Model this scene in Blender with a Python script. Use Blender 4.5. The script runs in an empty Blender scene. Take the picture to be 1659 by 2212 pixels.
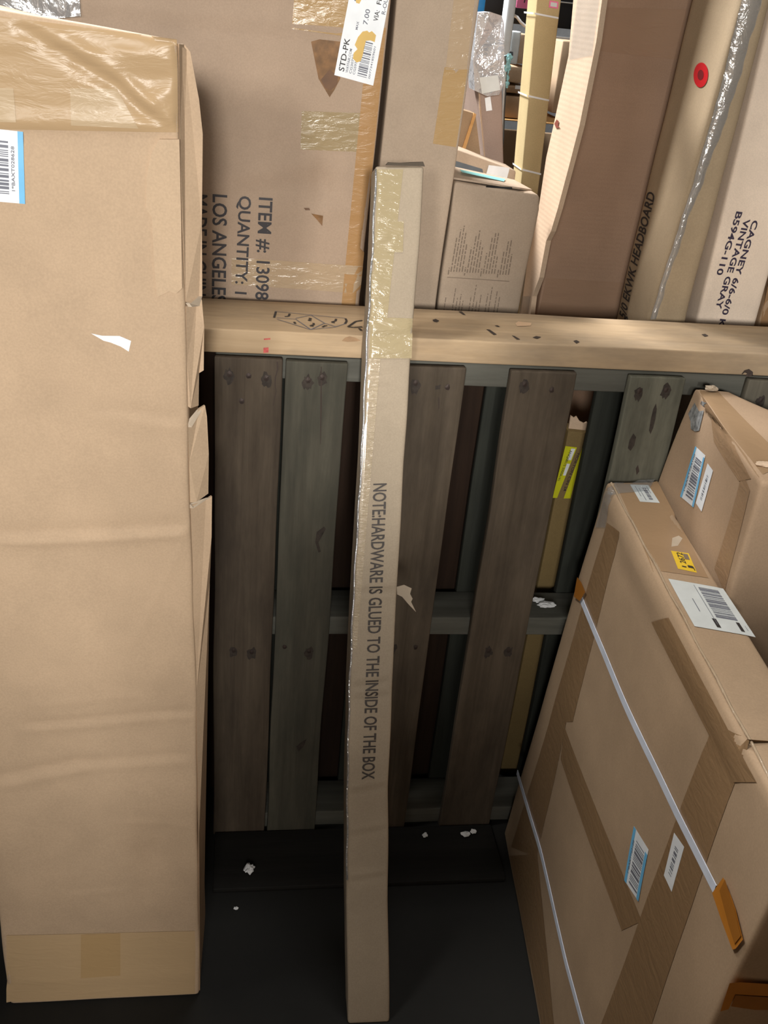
import bpy, bmesh, math, random
import numpy as np
from mathutils import Vector, Matrix, noise
from mathutils.bvhtree import BVHTree

SC = bpy.context.scene
COL = SC.collection
RNG = random.Random(7)

# ------------------------------------------------------------------ camera
F_PX, CX, CY = 2072.0, 829.5, 1106.0
CAM_H = 1.49
_d = np.array([-384.0, 3844.0, F_PX]); _d /= np.linalg.norm(_d)          # straight down, seen from the lens
_x = np.array([14020.0, 278.0, F_PX]); _x -= _d * (_x @ _d); _x /= np.linalg.norm(_x)   # along the beam
_y = np.cross(-_d, _x)
if _y[2] < 0: _y = -_y
ROT = np.array([_x, _y, -_d])
EYE = np.array([0.0, 0.0, CAM_H])

cam = bpy.data.cameras.new('camera')
cam.sensor_fit = 'VERTICAL'
cam.sensor_height = 36.0
cam.sensor_width = 27.0
cam.lens = F_PX / 2212.0 * 36.0
cam.clip_start = 0.02
cam_o = bpy.data.objects.new('camera', cam)
COL.objects.link(cam_o)
_r, _u, _b = ROT @ np.array([1.0, 0, 0]), ROT @ np.array([0, -1.0, 0]), ROT @ np.array([0, 0, -1.0])
cam_o.matrix_world = Matrix(((_r[0], _u[0], _b[0], EYE[0]), (_r[1], _u[1], _b[1], EYE[1]),
                             (_r[2], _u[2], _b[2], EYE[2]), (0, 0, 0, 1)))
SC.camera = cam_o

# ------------------------------------------------------------------ world, lamps, exposure
SC.view_settings.view_transform = 'Standard'
SC.view_settings.look = 'None'
SC.view_settings.gamma = 1.0
SC.view_settings.exposure = 0.0
SC.view_settings.use_curve_mapping = False

world = bpy.data.worlds.new('world'); SC.world = world
world.use_nodes = True
wb = world.node_tree.nodes['Background']
wb.inputs[0].default_value = (1.0, 0.93, 0.82, 1)
wb.inputs[1].default_value = 0.018

def area_lamp(name, loc, target, size, watts, color):
    l = bpy.data.lights.new(name, 'AREA')
    l.shape = 'RECTANGLE'; l.size, l.size_y = size
    l.energy = watts; l.color = color
    o = bpy.data.objects.new(name, l); COL.objects.link(o)
    o.location = loc
    o.rotation_euler = (Vector(target) - Vector(loc)).to_track_quat('-Z', 'Y').to_euler()
    return o

area_lamp('aisle_lamp', (-0.1, -4.8, 2.3), (0.1, 1.4, 0.9), (0.35, 0.5), 188, (1.0, 0.96, 0.9))
area_lamp('aisle_lamp', (-1.6, -4.6, 2.5), (0.1, 1.4, 0.9), (0.45, 0.6), 105, (1.0, 0.96, 0.9))
area_lamp('front_fill', (-0.1, -2.2, 1.95), (0.0, 1.2, 0.7), (0.6, 0.4), 52, (1.0, 0.96, 0.9))  # added fill light, well below ceiling height, lifting the lower fronts
area_lamp('next_aisle_lamp', (-0.9, 3.3, 3.4), (0.7, 2.0, 1.1), (1.2, 0.5), 275, (1.0, 0.98, 0.96))
area_lamp('beam_top_fill', (0.3, 1.9, 4.5), (0.3, 1.5, 1.0), (0.6, 0.4), 25, (1.0, 0.97, 0.92))  # added overhead fill, placed to brighten the beam's top face
spot = bpy.data.lights.new('side_fill', 'SPOT')  # spot added to brighten the left faces of the right-hand cartons
spot.energy = 275; spot.color = (1.0, 0.95, 0.88); spot.spot_size = math.radians(25); spot.spot_blend = 1.0; spot.shadow_soft_size = 0.3
spot_o = bpy.data.objects.new('side_fill', spot); COL.objects.link(spot_o)
spot_o.location = (-1.2, 0.9, 3.6)
spot_o.rotation_euler = (Vector((.57, 1.0, .75)) - spot_o.location).to_track_quat('-Z', 'Y').to_euler()

# ------------------------------------------------------------------ geometry helpers
def ray(px, py):
    return ROT @ np.array([px - CX, py - CY, F_PX])
def on_plane(px, py, p, n):
    r = ray(px, py); n = np.array(n, float); p = np.array(p, float)
    return EYE + r * ((p - EYE) @ n) / (r @ n)
def at_y(px, py, Y): return on_plane(px, py, (0, Y, 0), (0, 1, 0))
def at_x(px, py, X): return on_plane(px, py, (X, 0, 0), (1, 0, 0))
def at_z(px, py, Z): return on_plane(px, py, (0, 0, Z), (0, 0, 1))
V3 = lambda *a: np.array(a, float)
def nrm(v): return v / np.linalg.norm(v)

def thing(name, label, cat, base=(0, 0, 0), group=None):
    o = bpy.data.objects.new(name, None); COL.objects.link(o)
    o.empty_display_size = 0.05
    o.location = base; o['label'] = label; o['category'] = cat
    if group: o['group'] = group
    return o
def base_of(p):
    b = np.zeros(3)
    while p is not None:
        b = b + np.array(p.location); p = p.parent
    return b
def mesh_obj(name, verts, faces, mat, parent=None, smooth=False, label=None, mats=None, fm=None):
    b = base_of(parent)
    me = bpy.data.meshes.new(name)
    me.from_pydata([tuple(np.array(v, float) - b) for v in verts], [], faces)
    for m in (mats or [mat]): me.materials.append(m)
    if fm: me.polygons.foreach_set('material_index', fm)
    if smooth: me.polygons.foreach_set('use_smooth', [True] * len(me.polygons))
    me.update()
    o = bpy.data.objects.new(name, me); COL.objects.link(o)
    if parent is not None: o.parent = parent
    if label: o['label'] = label
    return o
def tag(o, label, cat, group=None, kind=None):
    if label: o['label'] = label
    if cat: o['category'] = cat
    if group: o['group'] = group
    if kind: o['kind'] = kind
    return o

class Box:
    """carton lofted through cross sections (front-left, front-right, back-right, back-left), bottom to top"""
    def __init__(s, levels, n=(6, 4, 10), r=0.004, amp=0.0, freq=6.0, seed=0, marks=()):
        s.lv = [[np.array(c, float) for c in l] for l in levels]
        lv = s.lv
        W = np.mean([np.linalg.norm(l[1] - l[0]) for l in lv]); D = np.mean([np.linalg.norm(l[2] - l[1]) for l in lv])
        cs = [sum(l) / 4 for l in lv]; cum = [0.0]
        for a, b in zip(cs, cs[1:]): cum.append(cum[-1] + np.linalg.norm(b - a))
        L = cum[-1]
        lo, hi = lv[0], lv[-1]
        ctr = sum(sum(l) for l in (lo, hi)) / 8
        def pl(a, b, c, p):
            nn = nrm(np.cross(b - a, c - a)); 
            if (p - ctr) @ nn < 0: nn = -nn
            return (p, nn)
        s.planes = dict(front=pl(lo[0], lo[1], hi[0], (lo[0] + hi[1]) / 2), back=pl(lo[3], lo[2], hi[3], (lo[3] + hi[2]) / 2),
                        left=pl(lo[0], lo[3], hi[0], (lo[0] + hi[3]) / 2), right=pl(lo[1], lo[2], hi[1], (lo[1] + hi[2]) / 2),
                        top=pl(hi[0], hi[1], hi[3], (hi[0] + hi[2]) / 2))
        r = min(r, W * .45, D * .45, L * .45)
        def axis(dim, k):
            return [0.0, r * .35] + list(np.linspace(r, dim - r, k + 1)) + [dim - r * .35, dim]
        ax, ay, az = axis(W, n[0]), axis(D, n[1]), axis(L, n[2])
        NX, NY, NZ = len(ax) - 1, len(ay) - 1, len(az) - 1
        idx = {}; V = []; Fc = []
        dims = np.array([W, D, L]); lowc = np.full(3, r)
        def cross(w):
            for q in range(len(cum) - 1):
                if w <= cum[q + 1] or q == len(cum) - 2:
                    t = (w - cum[q]) / max(cum[q + 1] - cum[q], 1e-9)
                    return [lv[q][c] * (1 - t) + lv[q + 1][c] * t for c in range(4)]
        fmarks = {}
        for m in marks: fmarks.setdefault(m[1], []).append(m)
        def vert(i, j, k):
            key = (i, j, k)
            if key in idx: return idx[key]
            p = np.array([ax[i], ay[j], az[k]])
            q = np.clip(p, lowc, dims - r); d = p - q; dl = np.linalg.norm(d)
            if dl > 1e-9: p = q + d / dl * r
            c = cross(p[2]); u, v = p[0] / W, p[1] / D
            w = (c[0] * (1 - u) + c[1] * u) * (1 - v) + (c[3] * (1 - u) + c[2] * u) * v
            face = 'front' if j == 0 else 'back' if j == NY else 'left' if i == 0 else 'right' if i == NX else 'top' if k == NZ else 'bottom'
            if face in fmarks:
                on = {'front': (0, 2), 'back': (0, 2), 'left': (1, 2), 'right': (1, 2), 'top': (0, 1)}[face]
                e = min(min(p[a], dims[a] - p[a]) for a in on)
                fade = min(1.0, e / 0.012)
                h = 0.0
                for m in fmarks[face]:
                    if m[0] == 'blob':
                        _, _, cc, rad, a = m
                        dd = np.linalg.norm((w - cc) / rad)
                        h += a * math.exp(-dd * dd)
                    else:
                        _, _, A, B, wd, a = m
                        ab = B - A; Lg = np.linalg.norm(ab); t = ((w - A) @ ab) / (Lg * Lg)
                        if t < -.1 or t > 1.1: continue
                        nn = s.planes[face][1]; side = np.cross(nn, ab / Lg)
                        x = (w - A) @ side
                        ef = max(0.0, min(1.0, (t + .1) * 6, (1.1 - t) * 6))
                        if m[0] == 'v': h += a * ef * math.exp(-(x / wd) ** 2)
                        else: h += a * ef * 1.6 * (x / wd) * math.exp(-(x / wd) ** 2)
                w = w + s.planes[face][1] * h * fade
            if amp:
                w = w + np.array(noise.noise_vector(Vector(w * freq + seed * 13.7))) * amp
            idx[key] = len(V); V.append(w); return idx[key]
        for k in range(NZ):
            for i in range(NX):
                Fc.append((vert(i, 0, k), vert(i + 1, 0, k), vert(i + 1, 0, k + 1), vert(i, 0, k + 1)))
                Fc.append((vert(i + 1, NY, k), vert(i, NY, k), vert(i, NY, k + 1), vert(i + 1, NY, k + 1)))
            for j in range(NY):
                Fc.append((vert(NX, j, k), vert(NX, j + 1, k), vert(NX, j + 1, k + 1), vert(NX, j, k + 1)))
                Fc.append((vert(0, j + 1, k), vert(0, j, k), vert(0, j, k + 1), vert(0, j + 1, k + 1)))
        for i in range(NX):
            for j in range(NY):
                Fc.append((vert(i, j, NZ), vert(i + 1, j, NZ), vert(i + 1, j + 1, NZ), vert(i, j + 1, NZ)))
                Fc.append((vert(i, j + 1, 0), vert(i + 1, j + 1, 0), vert(i + 1, j, 0), vert(i, j, 0)))
        s.V, s.F = V, Fc
        s.bvh = BVHTree.FromPolygons([Vector(v) for v in V], Fc)
    def make(s, name, mat, parent, **kw):
        s.obj = mesh_obj(name, s.V, s.F, mat, parent, smooth=True, **kw); return s.obj
    def put(s, px, py, face):
        return on_plane(px, py, *s.planes[face])
    def lay(s, p, face, off):
        n = s.planes[face][1]
        h = s.bvh.ray_cast(Vector(p + n * .05), Vector(-n), .1)
        if h[0] is None: return p + n * off
        return np.array(h[0]) + n * off

def cuboid(x0, x1, y0, y1, z0, z1, **kw):
    lo = [V3(x0, y0, z0), V3(x1, y0, z0), V3(x1, y1, z0), V3(x0, y1, z0)]
    return Box([lo, [c + V3(0, 0, z1 - z0) for c in lo]], **kw)

def quad_grid(c, nu, nv):
    V = []; Fc = []
    for b in range(nv + 1):
        for a in range(nu + 1):
            u, v = a / nu, b / nv
            V.append((c[0] * (1 - u) + c[1] * u) * (1 - v) + (c[3] * (1 - u) + c[2] * u) * v)
    for b in range(nv):
        for a in range(nu):
            i = b * (nu + 1) + a
            Fc.append((i, i + 1, i + nu + 2, i + nu + 1))
    return V, Fc

def decal(bx, face, name, pxq, mat, parent, off=.0006, n=None, label=None, world=False):
    """a thin strip or sticker lying on a face; corners given bottom-left, bottom-right, top-right, top-left of the sticker"""
    c = [np.array(p, float) for p in pxq] if world else [bx.put(px, py, face) for px, py in pxq]
    if n is None:
        n = (max(1, min(40, int(np.linalg.norm(c[1] - c[0]) / .012))), max(1, min(40, int(np.linalg.norm(c[3] - c[0]) / .012))))
    V, Fc = quad_grid(c, *n)
    V = [bx.lay(v, face, off) for v in V]
    o = mesh_obj(name, V, Fc, mat, parent, smooth=True, label=label)
    return o, c
def poly_decal(bx, face, name, pts, mat, parent, off=.0008, label=None):
    bm = bmesh.new()
    vs = [bm.verts.new(bx.put(px, py, face)) for px, py in pts]
    bm.faces.new(vs); bmesh.ops.triangulate(bm, faces=bm.faces)
    for _ in range(3):
        es = [e for e in bm.edges if e.calc_length() > .010]
        if not es: break
        bmesh.ops.subdivide_edges(bm, edges=es, cuts=1)
        bmesh.ops.triangulate(bm, faces=bm.faces)
    bm.verts.index_update()
    V = [bx.lay(np.array(v.co), face, off) for v in bm.verts]; Fc = [tuple(x.index for x in f.verts) for f in bm.faces]
    bm.free()
    return mesh_obj(name, V, Fc, mat, parent, label=label)

def text_mesh(s, bold=0.0):
    cu = bpy.data.curves.new('lettering', 'FONT')
    cu.body = s; cu.resolution_u = 3; cu.offset = bold
    o = bpy.data.objects.new('lettering', cu); COL.objects.link(o)
    dg = bpy.context.evaluated_depsgraph_get()
    me = bpy.data.meshes.new_from_object(o.evaluated_get(dg))
    V = np.array([v.co[:] for v in me.vertices]); Fc = [tuple(p.vertices) for p in me.polygons]
    bpy.data.objects.remove(o); bpy.data.curves.remove(cu); bpy.data.meshes.remove(me)
    lo = V.min(0); hi = V.max(0)
    V = (V - lo) / np.maximum(hi - lo, 1e-6)
    return V[:, :2], Fc
def print_text(bx, face, name, s, c, mat, parent, off=.0012, bold=0.0, sub=None, label=None):
    """lettering on a surface; c = four world corners (start-bottom, end-bottom, end-top, start-top)"""
    uv, Fc = text_mesh(s, bold)
    V = []
    for u, v in uv:
        p = (c[0] * (1 - u) + c[1] * u) * (1 - v) + (c[3] * (1 - u) + c[2] * u) * v
        V.append(bx.lay(p, face, off))
    return mesh_obj(name, V, Fc, mat, parent, label=label)
def uvmap(c):
    def f(u, v): return (c[0] * (1 - u) + c[1] * u) * (1 - v) + (c[3] * (1 - u) + c[2] * u) * v
    return f
def bars(bx, face, name, c, rects, mat, parent, off=.0011, label=None):
    f = uvmap(c); V = []; Fc = []
    for (u0, v0, u1, v1) in rects:
        i = len(V)
        V += [bx.lay(f(*q), face, off) for q in ((u0, v0), (u1, v0), (u1, v1), (u0, v1))]
        Fc.append((i, i + 1, i + 2, i + 3))
    return mesh_obj(name, V, Fc, mat, parent, label=label)
def code_rects(u0, v0, u1, v1, n, seed, along='v'):
    r = random.Random(seed); out = []; t = 0.0
    while t < 1:
        w = r.choice((1, 1, 1, 2, 3)) / (n * 2.2); g = r.choice((1, 1, 2, 2)) / (n * 2.2)
        a, b = t, min(1, t + w)
        out.append((u0, v0 + (v1 - v0) * a, u1, v0 + (v1 - v0) * b) if along == 'v' else (u0 + (u1 - u0) * a, v0, u0 + (u1 - u0) * b, v1))
        t += w + g
    return out
def sub_quad(c, u0, v0, u1, v1, rot=0):
    f = uvmap(c); q = [f(u0, v0), f(u1, v0), f(u1, v1), f(u0, v1)]
    return q[rot:] + q[:rot]

def solid_sheet(name, pts, thick, mat, parent=None, label=None):
    """a thick sheet from a 3-D outline, pushed back along thick"""
    n = len(pts); t = np.array(thick, float)
    V = [np.array(p, float) for p in pts] + [np.array(p, float) + t for p in pts]
    Fc = [tuple(range(n)), tuple(range(2 * n - 1, n - 1, -1))] + [(i, i + n, (i + 1) % n + n, (i + 1) % n) for i in range(n)]
    o = mesh_obj(name, V, Fc, mat, parent, label=label)
    bm = bmesh.new(); bm.from_mesh(o.data); bmesh.ops.recalc_face_normals(bm, faces=bm.faces); bm.to_mesh(o.data); bm.free()
    return o

def tube(name, pts, rad, mat, parent=None, seg=6, label=None):
    V = []; Fc = []
    for i, p in enumerate(pts):
        a = pts[max(0, i - 1)]; b = pts[min(len(pts) - 1, i + 1)]
        d = nrm(np.array(b) - np.array(a)); up = V3(0, 0, 1) if abs(d[2]) < .9 else V3(1, 0, 0)
        e1 = nrm(np.cross(d, up)); e2 = np.cross(d, e1)
        for k in range(seg):
            an = 2 * math.pi * k / seg
            V.append(np.array(p) + (e1 * math.cos(an) + e2 * math.sin(an)) * rad)
    for i in range(len(pts) - 1):
        for k in range(seg):
            Fc.append((i * seg + k, i * seg + (k + 1) % seg, (i + 1) * seg + (k + 1) % seg, (i + 1) * seg + k))
    Fc += [tuple(range(seg)), tuple((len(pts) - 1) * seg + k for k in range(seg))]
    return mesh_obj(name, V, Fc, mat, parent, smooth=True, label=label)

def scrap(name, loc, size, mat, label, cat='paper scrap', seed=1, group=None, parent=None, nr=None):
    """a crumpled torn bit of paper or card"""
    bm = bmesh.new(); bmesh.ops.create_icosphere(bm, subdivisions=3, radius=1.0)
    V = []
    for v in bm.verts:
        c = Vector(v.co); k = 1 + .55 * noise.noise(c * 1.7 + Vector((seed * 5.1, 0, 0))) + .3 * noise.noise(c * 4.1 + Vector((0, seed * 3.3, 0)))
        V.append(np.array(loc) + np.array([c.x * size[0] * k, c.y * size[1] * k, c.z * size[2] * k]))
    Fc = [tuple(x.index for x in f.verts) for f in bm.faces]; bm.free()
    if parent is not None: return mesh_obj(name, V, Fc, mat, parent)
    lowest = min(v[2] for v in V)
    e = thing(name, label, cat, (loc[0], loc[1], lowest), group)
    b = np.array(e.location)
    bpy.data.objects.remove(e)
    o = mesh_obj(name, [v - b for v in V], Fc, mat); o.location = b
    return tag(o, label, cat, group)

# ------------------------------------------------------------------ materials
def new_mat(name):
    m = bpy.data.materials.new(name); m.use_nodes = True
    nt = m.node_tree; b = nt.nodes['Principled BSDF']
    return m, nt, b
def N(nt, t, **kw):
    n = nt.nodes.new(t)
    for k, v in kw.items():
        if k in ('operation', 'blend_type', 'noise_dimensions', 'wave_type', 'bands_direction'): setattr(n, k, v)
        else: n.inputs[k].default_value = v
    return n
def ramp(nt, stops):
    r = nt.nodes.new('ShaderNodeValToRGB')
    e = r.color_ramp.elements
    while len(e) < len(stops): e.new(.5)
    for x, (p, c) in zip(e, stops): x.position = p; x.color = (*c, 1)
    return r
def mixc(a, b, t): return tuple(x * (1 - t) + y * t for x, y in zip(a, b))

def card(name, c, rough=.72, corr=0.09, spec=.25, axis='Z', mott=.10):
    m, nt, b = new_mat(name); L = nt.links.new
    tc = nt.nodes.new('ShaderNodeTexCoord')
    n1 = N(nt, 'ShaderNodeTexNoise', Scale=7.0, Detail=5.0, Roughness=.6)
    L(tc.outputs['Object'], n1.inputs['Vector'])
    r = ramp(nt, [(.3, tuple(x * (1 - mott) for x in c)), (.7, tuple(min(1, x * (1 + mott)) for x in c))])
    L(n1.outputs['Fac'], r.inputs['Fac'])
    n2 = N(nt, 'ShaderNodeTexNoise', Scale=420.0, Detail=2.0)
    L(tc.outputs['Object'], n2.inputs['Vector'])
    mx = N(nt, 'ShaderNodeMix'); mx.data_type = 'RGBA'; mx.blend_type = 'MULTIPLY'
    r2 = ramp(nt, [(.3, (.9, .9, .9)), (.7, (1, 1, 1))])
    L(n2.outputs['Fac'], r2.inputs['Fac'])
    mx.inputs[0].default_value = 1.0
    L(r.outputs['Color'], mx.inputs[6]); L(r2.outputs['Color'], mx.inputs[7])
    L(mx.outputs[2], b.inputs['Base Color'])
    wv = N(nt, 'ShaderNodeTexWave', Scale=38.0, Distortion=.6)
    wv.bands_direction = axis
    L(tc.outputs['Object'], wv.inputs['Vector'])
    ad = N(nt, 'ShaderNodeMath', operation='MULTIPLY_ADD'); ad.inputs[1].default_value = corr
    n3 = N(nt, 'ShaderNodeTexNoise', Scale=35.0, Detail=4.0)
    L(tc.outputs['Object'], n3.inputs['Vector'])
    L(wv.outputs['Fac'], ad.inputs[0]); L(n3.outputs['Fac'], ad.inputs[2])
    bp = N(nt, 'ShaderNodeBump', Strength=.16, Distance=.0012)
    L(ad.outputs[0], bp.inputs['Height']); L(bp.outputs['Normal'], b.inputs['Normal'])
    b.inputs['Roughness'].default_value = rough
    b.inputs['Specular IOR Level'].default_value = spec
    return m
def tape(name, c, rough=.16, bump=.5, scale=60.0, alpha=1.0, clear=0.0, spec=.25):
    m, nt, b = new_mat(name); L = nt.links.new
    tc = nt.nodes.new('ShaderNodeTexCoord')
    mp = nt.nodes.new('ShaderNodeMapping'); mp.inputs['Scale'].default_value = (.5, .5, 1.6)
    L(tc.outputs['Object'], mp.inputs['Vector'])
    n = N(nt, 'ShaderNodeTexNoise', Scale=scale, Detail=4.0, Roughness=.55, Distortion=.8)
    L(mp.outputs['Vector'], n.inputs['Vector'])
    bp = N(nt, 'ShaderNodeBump', Strength=bump, Distance=.004)
    L(n.outputs['Fac'], bp.inputs['Height']); L(bp.outputs['Normal'], b.inputs['Normal'])
    b.inputs['Base Color'].default_value = (*c, 1)
    b.inputs['Roughness'].default_value = rough
    b.inputs['Alpha'].default_value = alpha
    b.inputs['Specular IOR Level'].default_value = spec
    b.inputs['Coat Weight'].default_value = clear
    b.inputs['Coat Roughness'].default_value = .1
    return m
def plain(name, c, rough=.5, spec=.4, metallic=0.0, mott=.06, scale=40.0):
    m, nt, b = new_mat(name); L = nt.links.new
    tc = nt.nodes.new('ShaderNodeTexCoord')
    n = N(nt, 'ShaderNodeTexNoise', Scale=scale, Detail=3.0)
    L(tc.outputs['Object'], n.inputs['Vector'])
    r = ramp(nt, [(.3, tuple(x * (1 - mott) for x in c)), (.7, tuple(min(1, x * (1 + mott)) for x in c))])
    L(n.outputs['Fac'], r.inputs['Fac']); L(r.outputs['Color'], b.inputs['Base Color'])
    b.inputs['Roughness'].default_value = rough; b.inputs['Specular IOR Level'].default_value = spec
    b.inputs['Metallic'].default_value = metallic
    return m
def wood(name, c1, c2, stain, axis='Z', scale=3.0, rough=.8, stain_amt=.35):
    m, nt, b = new_mat(name); L = nt.links.new
    tc = nt.nodes.new('ShaderNodeTexCoord')
    def mapped(a, l):
        mp = nt.nodes.new('ShaderNodeMapping')
        s = [a, a, a]; s['XYZ'.index(axis)] = l
        mp.inputs['Scale'].default_value = s
        L(tc.outputs['Object'], mp.inputs['Vector']); return mp
    g = N(nt, 'ShaderNodeTexNoise', Scale=scale, Detail=7.0, Roughness=.65, Distortion=.4)
    L(mapped(18, .9).outputs['Vector'], g.inputs['Vector'])
    r = ramp(nt, [(.3, c1), (.7, c2)]); L(g.outputs['Fac'], r.inputs['Fac'])
    s = N(nt, 'ShaderNodeTexNoise', Scale=scale, Detail=5.0, Roughness=.7)
    L(mapped(3.2, 1.1).outputs['Vector'], s.inputs['Vector'])
    rs = ramp(nt, [(.42, (0, 0, 0)), (.68, (1, 1, 1))]); L(s.outputs['Fac'], rs.inputs['Fac'])
    ml = N(nt, 'ShaderNodeMath', operation='MULTIPLY'); ml.inputs[1].default_value = stain_amt
    L(rs.outputs['Color'], ml.inputs[0])
    mx = N(nt, 'ShaderNodeMix'); mx.data_type = 'RGBA'
    L(ml.outputs[0], mx.inputs[0]); L(r.outputs['Color'], mx.inputs[6]); mx.inputs[7].default_value = (*stain, 1)
    L(mx.outputs[2], b.inputs['Base Color'])
    bp = N(nt, 'ShaderNodeBump', Strength=.35, Distance=.002)
    L(g.outputs['Fac'], bp.inputs['Height']); L(bp.outputs['Normal'], b.inputs['Normal'])
    b.inputs['Roughness'].default_value = rough; b.inputs['Specular IOR Level'].default_value = .25
    return m
def film(name, tint=(.9, .93, .96), haze=.12, gloss=.22, rough=.12, scale=45.0, bump=.9):
    """clear plastic film: mostly see-through, with wrinkled gloss"""
    m = bpy.data.materials.new(name); m.use_nodes = True; nt = m.node_tree; L = nt.links.new
    nt.nodes.remove(nt.nodes['Principled BSDF']); out = nt.nodes['Material Output']
    tc = nt.nodes.new('ShaderNodeTexCoord')
    n = N(nt, 'ShaderNodeTexNoise', Scale=scale, Detail=4.0, Distortion=1.5)
    L(tc.outputs['Object'], n.inputs['Vector'])
    bp = N(nt, 'ShaderNodeBump', Strength=bump, Distance=.006); L(n.outputs['Fac'], bp.inputs['Height'])
    tr = nt.nodes.new('ShaderNodeBsdfTransparent'); tr.inputs[0].default_value = (*tint, 1)
    df = nt.nodes.new('ShaderNodeBsdfDiffuse'); df.inputs[0].default_value = (.85, .88, .92, 1)
    gl = nt.nodes.new('ShaderNodeBsdfGlossy'); gl.inputs['Roughness'].default_value = rough
    L(bp.outputs['Normal'], gl.inputs['Normal']); L(bp.outputs['Normal'], df.inputs['Normal'])
    m1 = nt.nodes.new('ShaderNodeMixShader'); m1.inputs[0].default_value = haze
    L(tr.outputs[0], m1.inputs[1]); L(df.outputs[0], m1.inputs[2])
    m2 = nt.nodes.new('ShaderNodeMixShader'); m2.inputs[0].default_value = gloss
    L(m1.outputs[0], m2.inputs[1]); L(gl.outputs[0], m2.inputs[2])
    L(m2.outputs[0], out.inputs['Surface'])
    return m

M_left = card('kraft_light', (.505, .37, .25))
M_tan = card('kraft_tan', (.50, .37, .25))
M_grey = card('kraft_grey', (.43, .335, .25))
M_dk = card('kraft_brown', (.36, .24, .145))
M_pale = card('kraft_pale', (.66, .50, .36), corr=.5)
M_yel = card('kraft_yellow', (.56, .44, .235))
M_box = card('kraft_long', (.43, .355, .265))
M_inner = card('kraft_inner', (.30, .21, .13), rough=.85)
M_flute = card('flute_edge', (.10, .08, .06), rough=.9)
T_tan = tape('tan_tape', (.42, .28, .135), rough=.2, bump=.35)
T_dk = tape('brown_tape', (.28, .165, .085), rough=.25, bump=.3)
T_or = tape('orange_tape', (.40, .235, .105), rough=.25, bump=.3)
T_clear = tape('clear_tape', (.48, .39, .26), rough=.13, bump=.8, scale=120, clear=.4)
T_olive = tape('aged_tape', (.34, .26, .15), rough=.2, bump=.4)
M_paper = plain('label_paper', (.80, .84, .88), rough=.45)
M_paperg = plain('label_paper_grey', (.62, .66, .66), rough=.5)
M_blue = plain('label_blue', (.10, .42, .80), rough=.4)
M_blue2 = plain('label_sky_blue', (.16, .48, .78), rough=.4)
M_yellow = plain('sticker_yellow', (.78, .53, .03), rough=.4)
M_lemon = plain('sticker_lemon', (.62, .62, .02), rough=.4)
M_ink = plain('ink_black', (.030, .026, .026), rough=.6)
M_inkg = plain('ink_grey', (.16, .17, .21), rough=.6)
M_inkb = plain('ink_brown', (.20, .15, .11), rough=.7)
M_inkv = plain('ink_violet', (.035, .025, .05), rough=.6)
M_red = plain('sticker_red', (.55, .012, .02), rough=.3)
M_redd = plain('sticker_red_dark', (.17, .01, .015), rough=.4)
M_pink = plain('paper_pink', (.85, .20, .38), rough=.6)
M_stain = plain('rusty_stain', (.20, .10, .035), rough=.6, mott=.3, scale=90)
M_stain2 = plain('yellow_stain', (.62, .40, .08), rough=.4)
M_strap = plain('strap_white', (.66, .72, .84), rough=.35)
M_guard = plain('guard_orange', (.52, .20, .025), rough=.45)
M_guardd = plain('guard_orange_dark', (.34, .13, .018), rough=.45)
M_scrap = plain('torn_white', (.80, .82, .84), rough=.7)
M_scrapt = plain('torn_card', (.46, .38, .29), rough=.8)
M_nail = plain('rusty_nail', (.055, .04, .035), rough=.55, metallic=.5)
M_knot = plain('knot', (.05, .035, .028), rough=.8)
M_beam = wood('pine', (.44, .315, .19), (.56, .415, .265), (.22, .175, .13), axis='X', stain_amt=.55)
M_b1 = wood('weathered_brown', (.095, .071, .048), (.165, .128, .09), (.045, .034, .026), stain_amt=.5)
M_b2 = wood('weathered_grey', (.095, .084, .064), (.165, .147, .112), (.070, .066, .052), stain_amt=.5)
M_b3 = wood('weathered_green', (.095, .094, .072), (.165, .160, .122), (.03, .028, .022), stain_amt=.7)
M_str = wood('stringer_grey', (.085, .086, .072), (.14, .138, .118), (.055, .05, .042), axis='X')
M_d1 = wood('weathered_dark_brown', (.060, .045, .032), (.115, .090, .064), (.030, .023, .018), stain_amt=.6)
M_d2 = wood('weathered_dark_grey', (.060, .055, .042), (.105, .098, .074), (.036, .040, .032), stain_amt=.6)
M_d3 = wood('weathered_mid_brown', (.068, .052, .036), (.125, .098, .07), (.036, .028, .021), stain_amt=.6)
M_bb = wood('back_board_shaded', (.026, .029, .024), (.045, .049, .040), (.014, .014, .012))  # shade deep inside the pallet is put into this darker colour
M_nst = plain('nail_stain', (.040, .031, .025), rough=.8, mott=.3, scale=150)
M_lath = wood('lath', (.50, .28, .10), (.62, .36, .15), (.4, .22, .09), axis='X')
M_film = film('clear_film')
M_filmc = film('thin_film', haze=.05, gloss=.10, bump=.8, scale=30)
M_filmh = film('hazy_film', haze=.14, gloss=.16, bump=.8, scale=22)
M_white = plain('white_board', (.75, .82, .86), rough=.4)
M_bluep = plain('blue_panel', (.03, .30, .75), rough=.4)
M_black = plain('black_panel', (.008, .008, .009), rough=.6)
M_metal = plain('grey_steel', (.45, .46, .47), rough=.4, metallic=.8)
M_dkbox = plain('dark_print', (.10, .12, .14), rough=.5)
M_teal = plain('teal_print', (.22, .55, .56), rough=.5)

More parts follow.
